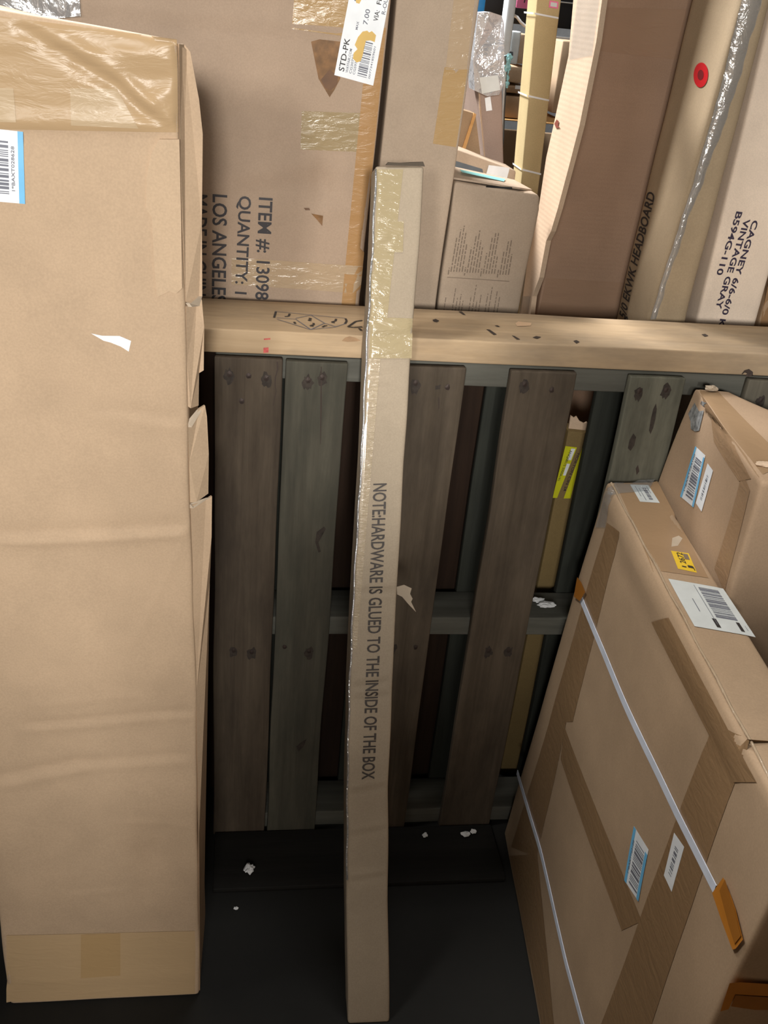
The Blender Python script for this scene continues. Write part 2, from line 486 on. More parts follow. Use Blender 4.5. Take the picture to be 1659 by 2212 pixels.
def concrete(name, c):
    m, nt, b = new_mat(name); L = nt.links.new
    tc = nt.nodes.new('ShaderNodeTexCoord')
    n = N(nt, 'ShaderNodeTexNoise', Scale=4.0, Detail=9.0, Roughness=.7); L(tc.outputs['Object'], n.inputs['Vector'])
    r = ramp(nt, [(.3, tuple(x * .6 for x in c)), (.75, tuple(x * 1.35 for x in c))]); L(n.outputs['Fac'], r.inputs['Fac'])
    L(r.outputs['Color'], b.inputs['Base Color'])
    bp = N(nt, 'ShaderNodeBump', Strength=.3, Distance=.003); L(n.outputs['Fac'], bp.inputs['Height']); L(bp.outputs['Normal'], b.inputs['Normal'])
    b.inputs['Roughness'].default_value = .8
    return m
M_floor = concrete('dark_concrete', (.008, .008, .007))
M_wall = concrete('wall_paint', (.30, .31, .32))

# ------------------------------------------------------------------ structure
def slab(name, x0, x1, y0, y1, z0, z1, mat):
    V = [(x, y, z) for z in (z0, z1) for y in (y0, y1) for x in (x0, x1)]
    Fc = [(0, 2, 3, 1), (4, 5, 7, 6), (0, 1, 5, 4), (2, 6, 7, 3), (0, 4, 6, 2), (1, 3, 7, 5)]
    o = mesh_obj(name, V, Fc, mat); o['kind'] = 'structure'; return o
slab('floor', -6, 6, -6, 7, -.1, 0, M_floor)
slab('wall_back', -6, 6, 6.5, 6.6, 0, 4.6, M_wall)

# ------------------------------------------------------------------ unseen cartons added behind the viewpoint to block light and cast shade
blocker = thing('carton', 'wide unseen carton added behind the viewpoint to shade the pallet', 'carton', (.35, -.55, 0))
cuboid(.0, .62, -.78, -.40, 0, 1.20, n=(4, 3, 8), r=.005, amp=.002).make('body', M_tan, blocker)
blocker = thing('carton', 'tall narrow unseen carton added on the wide one to shade the back row', 'carton', (.37, -.55, 1.2))
cuboid(.25, .45, -.72, -.42, 1.202, 1.90, n=(3, 3, 5), r=.005, amp=.001).make('body', M_left, blocker)
blocker = thing('carton', 'slim unseen carton added at the left to block light from the left aisle lamp', 'carton', (-.41, -.6, 0))
cuboid(-.52, -.30, -.72, -.52, 0, 1.40, n=(3, 3, 8), r=.005, amp=.001).make('body', M_left, blocker)
blocker = thing('carton', 'long unseen carton added across the aisle to shade the low left front', 'carton', (-.9, -2.7, 0))
cuboid(-1.9, .15, -2.9, -2.5, 0, 1.66, n=(6, 3, 8), r=.005, amp=.002).make('body', M_tan, blocker)

# ------------------------------------------------------------------ left carton, closest to the lens
LF, LB = 1.04, 1.20
lt = thing('carton', 'tall crushed light kraft carton at the left with blue-edged barcode and taped top', 'carton', (-.2, 1.12, 0))
prs = [(432, 2150), (426, 1800), (425, 1500), (412, 1150), (407, 900), (400, 640), (387, 285), (385, 150), (381, 86)]
lev = []
for i, (px, py) in enumerate(prs):
    fr = at_y(px, py, LF)
    if i == 0: fr[2] = 0.0
    zl = fr[2] + (.020 if i == len(prs) - 1 else 0.008 * fr[2])
    fl = V3(-.358 + .02 * fr[2], LF, zl)
    br = V3(fr[0] + .002, LB, fr[2] - (.02 if i == len(prs) - 1 else 0)); bl = V3(fl[0], LB, zl)
    lev.append([fl, fr, br, bl])
q = lambda px, py: at_y(px, py, LF)
mk = [('s', 'front', q(0, 276), q(385, 287), .010, .0026), ('s', 'front', q(40, 40), q(160, 118), .009, .0032), ('s', 'front', q(160, 118), q(245, 168), .009, .0036),
      ('s', 'front', q(245, 168), q(320, 240), .008, .0036), ('s', 'front', q(320, 240), q(384, 272), .008, .003),
      ('v', 'front', q(0, 1168), q(412, 1149), .005, .0032), ('s', 'front', q(0, 1163), q(412, 1145), .012, -.0026),
      ('v', 'front', q(60, 1520), q(300, 1505), .006, .0008), ('s', 'front', q(60, 1568), q(415, 1545), .008, -.0024),
      ('s', 'front', q(0, 1688), q(180, 1652), .012, -.0034), ('s', 'front', q(180, 1652), q(400, 1640), .010, -.0022),
      ('v', 'front', q(385, 1190), q(290, 1390), .005, .0011), ('s', 'front', q(200, 893), q(310, 895), .008, -.0009),
      ('s', 'front', q(290, 900), q(400, 916), .009, -.0016), ('v', 'front', q(240, 1775), q(420, 1788), .005, .0009),
      ('s', 'front', q(130, 1932), q(275, 1918), .008, -.0008), ('v', 'front', q(10, 2120), q(430, 2105), .012, .0012),
      ('blob', 'front', q(340, 1850), V3(.035, .1, .07), -.013), ('blob', 'front', q(90, 640), V3(.12, .1, .22), .004),
      ('blob', 'front', q(330, 1560), V3(.06, .1, .1), -.004), ('blob', 'front', q(120, 1420), V3(.12, .1, .12), .004),
      ('v', 'front', q(0, 98), q(130, 90), .004, .0012), ('v', 'front', q(170, 117), q(345, 112), .004, .0012), ('v', 'front', q(110, 48), q(330, 68), .004, .0016),
      ('s', 'front', q(250, 150), q(385, 150), .012, .0016), ('v', 'front', q(325, 225), q(385, 185), .008, .0014)]
LC = Box(lev, n=(56, 10, 270), r=.006, amp=.0022, freq=7.0, seed=1, marks=mk)
LC.make('body', M_left, lt)
T_left = tape('amber_tape', (.42, .295, .17), rough=.27, bump=.3, scale=45, spec=.14)
T_left2 = tape('amber_tape_double', (.46, .35, .225), rough=.27, bump=.3, scale=45, spec=.14)
T_left3 = tape('amber_tape_low', (.50, .355, .205), rough=.27, bump=.25, scale=40, spec=.22)
decal(LC, 'front', 'top_tape', [(-60, 277), (385, 286), (382, 85), (-60, 27)], T_left, lt, n=(60, 40))
decal(LC, 'front', 'tape_patch', [(155, 270), (300, 277), (252, 192), (152, 190)], T_left2, lt, off=.0010, n=(12, 10))
decal(LC, 'front', 'tape_patch', [(-20, 262), (37, 263), (30, 190), (-20, 188)], T_left2, lt, off=.0010, n=(6, 8))
decal(LC, 'front', 'bottom_tape', [(14, 2165), (430, 2144), (430, 2010), (14, 2020)], T_left3, lt, n=(40, 14))
decal(LC, 'front', 'tape_patch', [(175, 2110), (260, 2106), (260, 2015), (175, 2018)], tape('amber_tape_spot', (.46, .31, .155), rough=.27, bump=.25, scale=40, spec=.22), lt, off=.001, n=(10, 8))
# torn-up facing on the right of the front
flap = [(345, 300), (327, 330), (318, 380), (316, 450), (329, 468), (333, 560), (340, 640), (366, 627), (381, 632), (394, 620), (392, 480), (388, 300)]
solid_sheet('torn_flap', [q(x, y) + V3(0, -.0040, 0) for x, y in flap], (0, .0045, 0), card('kraft_flap', (.54, .40, .27)), lt)
# crushed side, torn into four panels
def side_pt(px, py, k): return at_y(px, py, LF + (.004 if k == 0 else .016 + .12 * max(0.0, min(1.0, (py - 1240) / 250))))
segs = [[(387, 95, 0), (388, 285, 0), (393, 480, 0), (401, 652, 0), (412, 655, 0), (430, 640, 1), (437, 640, 1), (436, 480, 1), (438, 290, 1), (430, 215, 1), (411, 112, 1), (398, 96, 1)],
        [(402, 662, 0), (404, 780, 0), (406, 878, 0), (412, 882, 0), (429, 876, 1), (430, 806, 1), (440, 800, 1), (441, 706, 1), (436, 647, 1), (425, 652, 1)],
        [(406, 918, 0), (409, 1000, 0), (411, 1086, 0), (425, 1084, 0), (450, 1066, 1), (451, 980, 1), (447, 900, 1), (443, 876, 1), (430, 884, 1)],
        [(412, 1092, 0), (417, 1300, 0), (424, 1500, 0), (430, 1800, 0), (432, 2140, 0), (438, 2120, 1), (441, 1800, 1), (440, 1500, 1), (446, 1330, 1), (453, 1260, 1), (457, 1160, 1), (458, 1072, 1), (445, 1080, 1)]]
for sg in segs:
    solid_sheet('side_panel', [side_pt(*t) for t in sg], (-.0015, .0025, 0), M_left if sg is not segs[2] else M_tan, lt)
for (A, B, C_) in (((408, 655), (436, 640), (430, 652)), ((407, 915), (432, 885), (436, 876)), ((411, 1090), (430, 1088), (452, 1066))):
    pts = [side_pt(A[0], A[1], 0), side_pt(B[0], B[1], 1), side_pt(C_[0], C_[1] + 9, 1), side_pt(A[0] + 6, A[1] + 8, 0)]
    solid_sheet('torn_edge', [p + V3(.0005, 0, 0) for p in pts], (-.004, 0, 0), M_scrapt, lt)
# labels
def barcode_label(bx, face, parent, pxq, seed, text, blue, band_u, code, txt, dens=26, edge2=None, name='barcode_label'):
    o, c = decal(bx, face, name, pxq, M_paper, parent, off=.0009)
    b, _ = decal(bx, face, 'blue_band', sub_quad(c, *band_u), blue, o, off=.0012, world=True)
    if edge2: decal(bx, face, 'blue_band', sub_quad(c, *edge2), blue, o, off=.0012, world=True)
    bars(bx, face, 'barcode', c, code_rects(*code, dens, seed), M_inkg, o, off=.0015)
    if text:
        print_text(bx, face, 'printed_text', text, sub_quad(c, *txt[:4], txt[4]), M_inkg, o, off=.0015, bold=.01)
    return o
# sticker frame: u to the right, v upward
barcode_label(LC, 'front', lt, [(-70, 428), (56, 439), (51, 284), (-72, 270)], 3, '1*BAXT028628', M_blue2, (.90, 0, 1, 1), (.1, .12, .73, .88), (.775, .17, .835, .79, 1))
poly_decal(LC, 'front', 'paper_remnant', [(198, 717), (222, 722), (259, 723), (284, 734), (279, 757), (262, 746), (240, 737), (225, 733)], M_scrap, lt)

# ------------------------------------------------------------------ pallet standing on edge behind the aisle carton
PY = 1.386
pal = thing('pallet', 'weathered grey-brown wooden pallet standing on edge below the pine beam', 'pallet', (.4, 1.45, 0))
stringers = []
for z0, z1 in ((.957, .995), (.474, .512), (.0, .038)):
    s = cuboid(-.044, 1.18, PY + .017, PY + .105, z0, z1, n=(40, 2, 2), r=.003, amp=.0015, seed=z0 * 7)
    s.make('stringer', M_str, pal); stringers.append(s)
def nail(bx, x, z, parent, r=.0042):
    pts = [V3(x + math.cos(a) * r * RNG.uniform(.8, 1.1), 0, z + math.sin(a) * r * RNG.uniform(.9, 1.5)) for a in np.linspace(0, 2 * math.pi, 12, endpoint=False)]
    V = [bx.lay(V3(p[0], PY, p[2]), 'front', .0012) for p in pts] + [bx.lay(V3(x, PY, z), 'front', .002)]
    return mesh_obj('nail', V, [(i, (i + 1) % 12, 12) for i in range(12)], M_nail, parent)
boards = [(-.044, .057, M_d1), (.061, .156, M_d2), (.236, .3395, M_d3), (.413, .519, M_d3), (.609, .703, M_b3), (.812, .905, M_b2), (1.0, 1.1, M_b1)]
made = []
for i, (x0, x1, m) in enumerate(boards):
    zt = .995 - RNG.uniform(0, .004)
    b = cuboid(x0, x1, PY, PY + .016, 0, zt, n=(8, 1, 60), r=.0025, amp=.0024, freq=5, seed=i + 2)
    bo = b.make('board', m, pal); made.append((b, bo))
    if i < 6:
        for zc in (.966, .455):
            for fx in (.28, .68):
                xn, zn = x0 + (x1 - x0) * (fx + RNG.uniform(-.1, .1)), zc + RNG.uniform(-.006, .006)
                if RNG.random() < .75:
                    st_ = [V3(xn + math.cos(a) * RNG.uniform(.006, .010), PY, zn - .004 + math.sin(a) * RNG.uniform(.008, .017)) for a in np.linspace(0, 2 * math.pi, 16, endpoint=False)]
                    V = [b.lay(p_, 'front', .0005) for p_ in st_] + [b.lay(V3(xn, PY, zn - .004), 'front', .0005)]
                    mesh_obj('nail_stain', V, [(a, (a + 1) % 16, 16) for a in range(16)], M_nst, bo)
                nail(b, xn, zn, bo)
    if i == 0:
        nail(b, x0 + .05, .966, bo); nail(b, -.004, .925, bo)
    if i in (0, 2):
        # a long split along the grain
        xs = x0 + (.092 if i == 0 else .009)
        pts = [V3(xs + .0015 * math.sin(k * 1.9) - k * .0004 * (1 if i == 0 else -.2), PY, .99 - k * .012 * (1 if i == 0 else 2.6)) for k in range(7)]
        V = []
        for k, p in enumerate(pts):
            w = .0011 * (1 - k / 7) + .0002
            V += [b.lay(p + V3(-w, 0, 0), 'front', .0006), b.lay(p + V3(w, 0, 0), 'front', .0006)]
        mesh_obj('split', V, [(2 * k, 2 * k + 1, 2 * k + 3, 2 * k + 2) for k in range(6)], M_knot, bo)
def board_mark(px_pts, name, mat, owner):
    return poly_decal(owner[0], 'front', name, px_pts, mat, owner[1], off=.0006)
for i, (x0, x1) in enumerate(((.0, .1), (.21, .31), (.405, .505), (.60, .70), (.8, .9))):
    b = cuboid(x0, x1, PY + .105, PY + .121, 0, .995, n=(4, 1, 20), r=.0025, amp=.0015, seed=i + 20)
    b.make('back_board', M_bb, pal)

board_mark([(684, 1150), (700, 1138), (704, 1143), (690, 1158), (688, 1172), (693, 1192), (688, 1194), (681, 1172)], 'knot', M_nst, made[1])
board_mark([(693, 792), (695, 792), (695, 880), (693, 960), (692, 960), (692, 880)], 'split', M_knot, made[1])
board_mark([(640, 1612), (652, 1602), (662, 1596), (656, 1612), (645, 1624)], 'knot', M_nst, made[1])
board_mark([(1402, 930), (1406, 905), (1411, 884), (1417, 872), (1419, 884), (1416, 905), (1411, 925), (1405, 938)], 'knot', M_nst, made[4])
board_mark([(1356, 968), (1360, 950), (1368, 936), (1374, 944), (1370, 962), (1362, 974)], 'stain', M_nst, made[4])
board_mark([(1373, 1012), (1378, 1004), (1381, 1018), (1375, 1026)], 'knot', M_knot, made[4])
board_mark([(940, 833), (952, 830), (950, 840), (940, 841)], 'knot', M_nst, made[2])
board_mark([(946, 858), (949, 858), (949, 880), (947, 884)], 'split', M_knot, made[2])

# ------------------------------------------------------------------ beam
bm_t = thing('beam', 'pale pine beam lying flat across the pallet top, stamped with ink', 'beam', (.4, 1.47, .998))
BM = cuboid(-.55, 1.7, 1.394, 1.552, .998, 1.035, n=(90, 6, 2), r=.003, amp=.0012, freq=5, seed=5)
BM.make('timber', M_beam, bm_t)
def strokes(bx, face, name, lines, w, mat, parent, px=True):
    V = []; Fc = []
    for ln in lines:
        pts = [bx.put(x, y, face) for x, y in ln]
        for a, b in zip(pts, pts[1:]):
            d = nrm(b - a); s = np.cross(bx.planes[face][1], d) * w / 2; i = len(V)
            m = (a + b) / 2
            V += [bx.lay(p, face, .0008) for p in (a - s, a + s, m + s, m - s, b + s, b - s)]
            Fc += [(i, i + 1, i + 2, i + 3), (i + 3, i + 2, i + 4, i + 5)]
    return mesh_obj(name, V, Fc, mat, parent)
k = lambda L: [(560 + x * .1567, 640 + y * .1567) for x, y in L]
strokes(BM, 'top', 'grade_stamp', [k([(215, 210), (700, 260), (1190, 305)]), k([(240, 320), (700, 465)]), k([(700, 465), (1040, 430), (1190, 380)]),
        k([(500, 310), (710, 262), (900, 375)]), k([(500, 320), (710, 465), (900, 375), (1060, 425)]), k([(240, 300), (500, 322)])], .0016, M_inkg, bm_t)
strokes(BM, 'top', 'grade_stamp', [k([(230, 215), (205, 300)]), k([(1190, 310), (1205, 345), (1180, 385)]),
        k([(420, 245), (405, 280), (350, 285)]), k([(680, 305), (715, 310), (680, 340), (720, 340)]), k([(745, 375), (755, 395), (700, 415), (750, 420)]),
        k([(1060, 315), (1050, 345), (995, 360), (1040, 372)]), k([(480, 360), (500, 385)]), k([(870, 430), (915, 408), (935, 415)])], .0036, M_ink, bm_t)
strokes(BM, 'top', 'ink_number', [k([(1420, 335), (1330, 350), (1225, 425), (1300, 435), (1420, 425)]), k([(1375, 445), (1410, 480)])], .004, M_ink, bm_t)
M_mark = plain('red_mark', (.55, .10, .09), rough=.6, mott=.25, scale=200)
poly_decal(BM, 'front', 'red_mark', [(569, 751), (580, 750), (580, 761), (569, 762)], M_mark, bm_t)
poly_decal(BM, 'front', 'red_mark', [(570, 731), (584, 730), (584, 733), (570, 734)], M_mark, bm_t)
for pts in ([(934, 692), (941, 690), (949, 694), (944, 697), (937, 696)], [(1050, 712), (1058, 713), (1073, 723), (1066, 724)], [(1105, 725), (1112, 727), (1124, 734), (1116, 734)],
            [(1150, 730), (1158, 727), (1169, 729), (1160, 733)], [(1068, 704), (1075, 704), (1080, 707), (1074, 707)], [(990, 674), (997, 674), (1006, 682), (1000, 681)],
            [(1515, 723), (1523, 722), (1530, 726), (1522, 728)], [(1238, 738), (1245, 736), (1252, 740), (1245, 743)]):
    poly_decal(BM, 'top', 'knot', pts, M_knot, bm_t)
M_knotl = plain('pale_knot', (.36, .23, .13), rough=.8, mott=.2)
poly_decal(BM, 'front', 'knot', [(738, 736), (745, 729), (755, 726), (768, 729), (779, 735), (770, 737), (750, 738)], M_knotl, bm_t)
poly_decal(BM, 'front', 'knot', [(1602, 808), (1608, 800), (1618, 797), (1626, 803), (1630, 812), (1615, 814)], M_knot, bm_t)
poly_decal(BM, 'top', 'bare_patch', [(1113, 700), (1119, 696), (1148, 699), (1146, 705), (1117, 706)], plain('bare_pine', (.62, .42, .26)), bm_t)

# ------------------------------------------------------------------ long slim box leaning on the beam
lb = thing('long_box', 'long slim taped kraft box leaning upright against the beam, printed with a hardware note', 'long box', (.222, .98, 0))
LN = nrm(V3(0, 1, -.351)); LP = V3(0, .972, 0)
pr = [(2212, 752, 842), (1950, 749, 839), (1700, 750, 840), (1500, 754, 847), (1290, 763, 857), (1000, 780, 873), (720, 793, 891), (540, 804, 907), (358, 812, 918)]
lev = []
for i, (y, xl, xr) in enumerate(pr):
    a = on_plane(xl, y, LP, LN); b = on_plane(xr, y, LP, LN)
    if i == 0: a[2] = b[2] = .0; a[1] = b[1] = .972
    tk = LN * .052
    if i == 0: tk = V3(0, .052, 0)
    lev.append([a, b, b + tk, a + tk])
q = lambda px, py: on_plane(px, py, LP, LN)
mk = [('s', 'front', q(762, 1272), q(857, 1270), .006, .0020), ('v', 'front', q(768, 1288), q(857, 1286), .004, .0010), ('s', 'front', q(752, 1478), q(850, 1462), .006, .0016),
      ('s', 'front', q(752, 1505), q(850, 1495), .006, .0016), ('s', 'front', q(750, 1708), q(840, 1692), .006, .0014), ('s', 'front', q(748, 1800), q(838, 1785), .006, .0010),
      ('s', 'front', q(748, 1900), q(838, 1885), .006, .0010), ('s', 'front', q(785, 718), q(890, 720), .006, .0024), ('v', 'front', q(785, 762), q(890, 760), .005, .0014),
      ('s', 'front', q(790, 522), q(842, 520), .006, .0018), ('s', 'front', q(790, 800), q(840, 800), .004, .0012), ('s', 'front', q(790, 830), q(840, 828), .004, .0012), ('s', 'front', q(786, 880), q(835, 878), .004, .0012)]
LX = Box(lev, n=(18, 8, 240), r=.0045, amp=.0014, freq=9, seed=3, marks=mk)
LX.make('body', M_box, lb)
T_l1 = tape('clear_tape_top', (.42, .345, .21), rough=.14, bump=.45, scale=70, clear=.25, spec=.35)
decal(LX, 'front', 'tape', [(795, 700), (835, 700), (871, 366), (812, 366)], T_l1, lb, n=(8, 60))
decal(LX, 'front', 'tape', [(836, 545), (870, 545), (872, 478), (840, 478)], T_l1, lb, n=(6, 10), off=.001)
decal(LX, 'front', 'tape', [(790, 774), (889, 774), (892, 688), (795, 684)], T_l1, lb, n=(14, 12), off=.001)
T_l2 = tape('clear_tape_side', (.47, .385, .27), rough=.10, bump=.8, scale=160, clear=.6, spec=.5)
decal(LX, 'front', 'edge_tape', [(757, 1400), (770, 1400), (822, 775), (792, 775)], T_l2, lb, n=(8, 80))
M_edge = film('edge_film', haze=.30, gloss=.5, rough=.08, scale=70, bump=.6)
L0, L1 = LX.lv[2], LX.lv[-1]
# tape bead along the left corner
pts = []
for t in np.linspace(0, 1, 60):
    yy = 365 + (1900 - 365) * t
    xs = np.interp(yy, [p[0] for p in pr[::-1]], [p[1] for p in pr[::-1]])
    pts.append(on_plane(xs + .5 + 1.2 * math.sin(yy * .05), yy, LP - LN * .0015, LN))
tube('tape_bead', pts, .0017, M_edge, lb)
c = [LX.put(*p, 'front') for p in ((793, 1685 + 0), (820, 1045), (0, 0), (0, 0))]
a0, a1 = q(806, 1045), q(781, 1684)
b0, b1 = q(836, 1044), q(809, 1683)
print_text(LX, 'front', 'printed_text', 'NOTE:HARDWARE IS GLUED TO THE INSIDE OF THE BOX', [a0, a1, b1, b0], plain('ink_faded', (.060, .050, .045), rough=.6), lb, off=.0008, bold=.016)
top = LX.lv[-1]
solid_sheet('torn_end', [top[0] * .8 + top[1] * .2 + V3(0, -.0005, .0005), top[1] + V3(0, -.0005, -.001), top[1] + V3(-.002, .004, .004), top[0] * .25 + top[1] * .75 + V3(0, .003, .0040), top[0] * .5 + top[1] * .5 + V3(0, .003, .0028), top[0] * .75 + top[1] * .25 + V3(0, .003, .0036)], (0, .005, 0), M_flute, lb)
fl = [(857, 1268), (872, 1262), (887, 1268), (884, 1280), (889, 1290), (886, 1297), (896, 1318), (880, 1302), (868, 1288), (858, 1284)]
solid_sheet('torn_flap', [on_plane(x, y, LP - LN * .002, LN) + V3(0, .0, 0) - LN * (x - 857) * .0003 for x, y in fl], LN * .0015, M_scrapt, lb)

# ------------------------------------------------------------------ strapped carton at the lower right
rc = thing('carton', 'strapped flat carton at lower right with white straps, orange guards and a shipping label', 'carton', (.58, 1.0, 0))
uN = V3(-.085, -.996, 0)
A0 = V3(.545, 1.367, 0); A1 = V3(.600, 1.37, .811); TW0 = V3(.085, .006, 0)
S = .775
near0, near1 = A0 + uN * S, A1 + uN * S
lv0 = [near0, near0 + TW0, A0 + TW0, A0]; lv1 = [near1, near1 + TW0, A1 + TW0, A1]
def lp(px, py):
    nn = np.cross(A1 - A0, uN); return on_plane(px, py, A0, nn)
mk = [('v', 'left', lp(1300, 1060), lp(1650, 1700), .01, .0025), ('s', 'left', lp(1345, 1200), lp(1600, 1700), .014, .002), ('blob', 'left', lp(1320, 1500), V3(.2, .3, .3), .006)]
RC = Box([lv0, lv1], n=(8, 60, 60), r=.006, amp=.002, freq=6, seed=4, marks=mk)
M_rc = card('kraft_strapped', (.42, .30, .195))
RC.make('body', M_rc, rc)
T_rc = tape('brown_tape_strapped', (.27, .17, .09), rough=.28, bump=.25)
for pq in ([(1190, 1560), (1245, 1560), (1345, 1150), (1315, 1130)], [(1105, 1830), (1160, 1850), (1230, 1560), (1195, 1545)],
           [(1290, 2240), (1400, 2240), (1620, 1600), (1545, 1560)], [(1345, 2010), (1390, 1990), (1225, 1570), (1215, 1640)],
           [(1174, 2230), (1200, 2230), (1162, 1845), (1102, 1850)]):
    decal(RC, 'left', 'tape', pq, T_rc, rc)
decal(RC, 'left', 'tape', [(1585, 1690), (1638, 1690), (1450, 1335), (1412, 1345)], T_rc, rc, off=.0009)
T_rt = tape('brown_tape_top', (.34, .225, .13), rough=.25, bump=.25)
decal(RC, 'top', 'tape', [(1412, 1232), (1530, 1250), (1420, 1040), (1330, 1046)], T_rt, rc)
def strap(pts, w):
    P = [lp(*p) for p in pts]
    V = []; n = RC.planes['left'][1]
    for i, p in enumerate(P):
        d = nrm(P[min(i + 1, len(P) - 1)] - P[max(i - 1, 0)]); s = np.cross(n, d) * w / 2
        V += [RC.lay(p + s, 'left', .0022), RC.lay(p - s, 'left', .0022), RC.lay(p + s, 'left', .0010), RC.lay(p - s, 'left', .0010)]
    Fc = []
    for i in range(len(P) - 1):
        a = 4 * i; b = a + 4
        Fc += [(a, a + 1, b + 1, b), (a, b, b + 2, a + 2), (a + 1, a + 3, b + 3, b + 1)]
    return mesh_obj('strap', V, Fc, M_strap, rc, smooth=False)
def dense(pts, n=24):
    y = np.linspace(pts[0][1], pts[-1][1], n); return [(float(np.interp(v, [p[1] for p in pts], [p[0] for p in pts])), v) for v in y]
strap(dense([(1260, 1290), (1330, 1452), (1402, 1613), (1475, 1770), (1550, 1922)]), .0115)
strap(dense([(1119, 1668), (1140, 1735), (1168, 1830), (1196, 1950), (1225, 2080), (1268, 2235)]), .0105)
def guard(face, px, mat): return poly_decal(RC, face, 'corner_guard', px, mat, rc, off=.004 if mat is M_guard else .0052)
guard('left', [(1548, 1930), (1572, 1896), (1588, 1935), (1598, 1965), (1613, 2030), (1597, 2050), (1590, 2052), (1566, 1985)], M_guard)
guard('left', [(1566, 1925), (1578, 1900), (1588, 1935), (1598, 1965), (1611, 2022), (1597, 2040), (1585, 2000)], M_guardd)
bars_c = [lp(1548, 1930)]
# guard fold on the near end of the carton
e0, e1 = near0, near1
def endp(t, s_, dz=0): return e0 * (1 - t) + e1 * t + TW0 * s_ + V3(0, -.005, dz)
def end_px(px, py): return on_plane(px, py, (near0 + near1) / 2 + V3(0, -.005, 0), RC.planes['front'][1])
for pl_, m in (([(1576, 2124), (1600, 2122), (1700, 2128), (1700, 2155), (1588, 2148), (1574, 2180), (1556, 2185)], M_guard), ([(1588, 2148), (1700, 2155), (1700, 2180), (1630, 2180), (1578, 2172)], M_guardd)):
    off = .001 if m is M_guardd else 0
    mesh_obj('corner_guard', [end_px(*p) + V3(0, -off, 0) for p in pl_], [tuple(range(len(pl_)))], m, rc)
guard('left', [(1257, 1248), (1266, 1258), (1276, 1280), (1264, 1300), (1250, 1290)], M_guardd)
# labels on the strapped carton
barcode_label(RC, 'left', rc, [(1354, 1902), (1384, 1948), (1407, 1836), (1376, 1785)], 9, '1*BAXT723102', M_blue2, (0, .0, .15, 1), (.30, .08, .84, .88), (.10, .2, .19, .8, 1), dens=20, edge2=(.86, 0, 1, .9))
o, c = decal(RC, 'left', 'white_label', [(1439, 1891), (1455, 1927), (1483, 1830), (1462, 1799)], M_paper, rc, off=.0009)
bars(RC, 'left', 'barcode', c, code_rects(.35, .2, .65, .85, 14, 4), M_inkg, o, off=.0013)
o, c = decal(RC, 'top', 'white_label', [(1382, 1085), (1425, 1088), (1400, 1048), (1361, 1047)], M_paperg, rc, off=.0009)
bars(RC, 'top', 'barcode', c, code_rects(.55, .15, .75, .85, 14, 5), M_inkg, o, off=.0013)
bars(RC, 'top', 'printed_text', c, [(.35, .1, .38, .8), (.2, .3, .23, .9), (.82, .5, .85, .9)], M_inkg, o, off=.0013)
o, c = decal(RC, 'top', 'yellow_sticker', [(1464, 1230), (1505, 1239), (1487, 1197), (1449, 1191)], M_yellow, rc, off=.0009)
print_text(RC, 'top', 'printed_text', '2672', sub_quad(c, .26, .36, .60, .95, 1), M_ink, o, off=.0013, bold=.01)
print_text(RC, 'top', 'printed_text', 'J', sub_quad(c, .62, .06, .95, .3, 1), M_ink, o, off=.0013, bold=.02)
bars(RC, 'top', 'printed_box', c, [(.62, .62, .90, .92)], M_inkb, o, off=.0013)
bars(RC, 'top', 'printed_bar', c, [(.28, .15, .52, .21)], M_ink, o, off=.0013)
o, c = decal(RC, 'top', 'shipping_label', [(1500, 1354), (1632, 1378), (1562, 1273), (1443, 1251)], M_paperg, rc, off=.0010)
bars(RC, 'top', 'barcode', c, code_rects(.50, .28, .86, .93, 26, 6), M_inkg, o, off=.0014)
bars(RC, 'top', 'printed_lines', c, [(.435, .12, .445, .95), (.93, .1, .94, .85), (.25, .35, .265, .62)], M_inkg, o, off=.0014)
bars(RC, 'top', 'printed_bar', c, [(.40, .06, .47, .24)], M_ink, o, off=.0014)
bars(RC, 'top', 'printed_bar', c, [(.80, .06, .86, .24)], M_ink, o, off=.0014)
poly_decal(RC, 'top', 'torn_patch', [(1452, 1163), (1466, 1158), (1474, 1164), (1464, 1180), (1450, 1182)], M_scrapt, rc)
# clear tape bead along the near top edge
pts = [A1 + uN * (t * S) + V3(.006, 0, .001 + .0012 * math.sin(t * 40)) for t in np.linspace(0.01, 1, 50)]
tube('tape_bead', pts, .0019, tape('tape_bead', (.42, .32, .22), rough=.15, bump=.8, scale=90), rc)
decal(RC, 'left', 'clear_wrap', [(1290, 1140), (1312, 1140), (1326, 1066), (1312, 1060)], M_film, rc, off=.0016)
decal(RC, 'top', 'clear_wrap', [(1312, 1070), (1400, 1062), (1414, 1037), (1312, 1042)], M_film, rc, off=.0016)

# ------------------------------------------------------------------ carton behind it at the right edge
ru = thing('carton', 'brown taped carton behind the strapped one, with torn silver sticker and blue barcode label', 'carton', (.75, 1.2, 0))
f0 = at_z(1500, 832, .978); n0 = at_z(1640, 1042, .978)
f0[0] += .006; n0[0] += .006
dirn = nrm(f0 - n0)
f0[1] = min(f0[1], 1.379)
wv = V3(.985, -.05, 0)
lev = []
for z, xn, xf in ((0.0, .670, .693), (.80, .670, .693), (.978, .665, .717)):
    A, B = n0.copy(), f0.copy(); A[2] = B[2] = z; A[0] = xn; B[0] = xf
    lev.append([A, A + wv * .30, B + wv * .052 + V3(0, 0, 0), B])
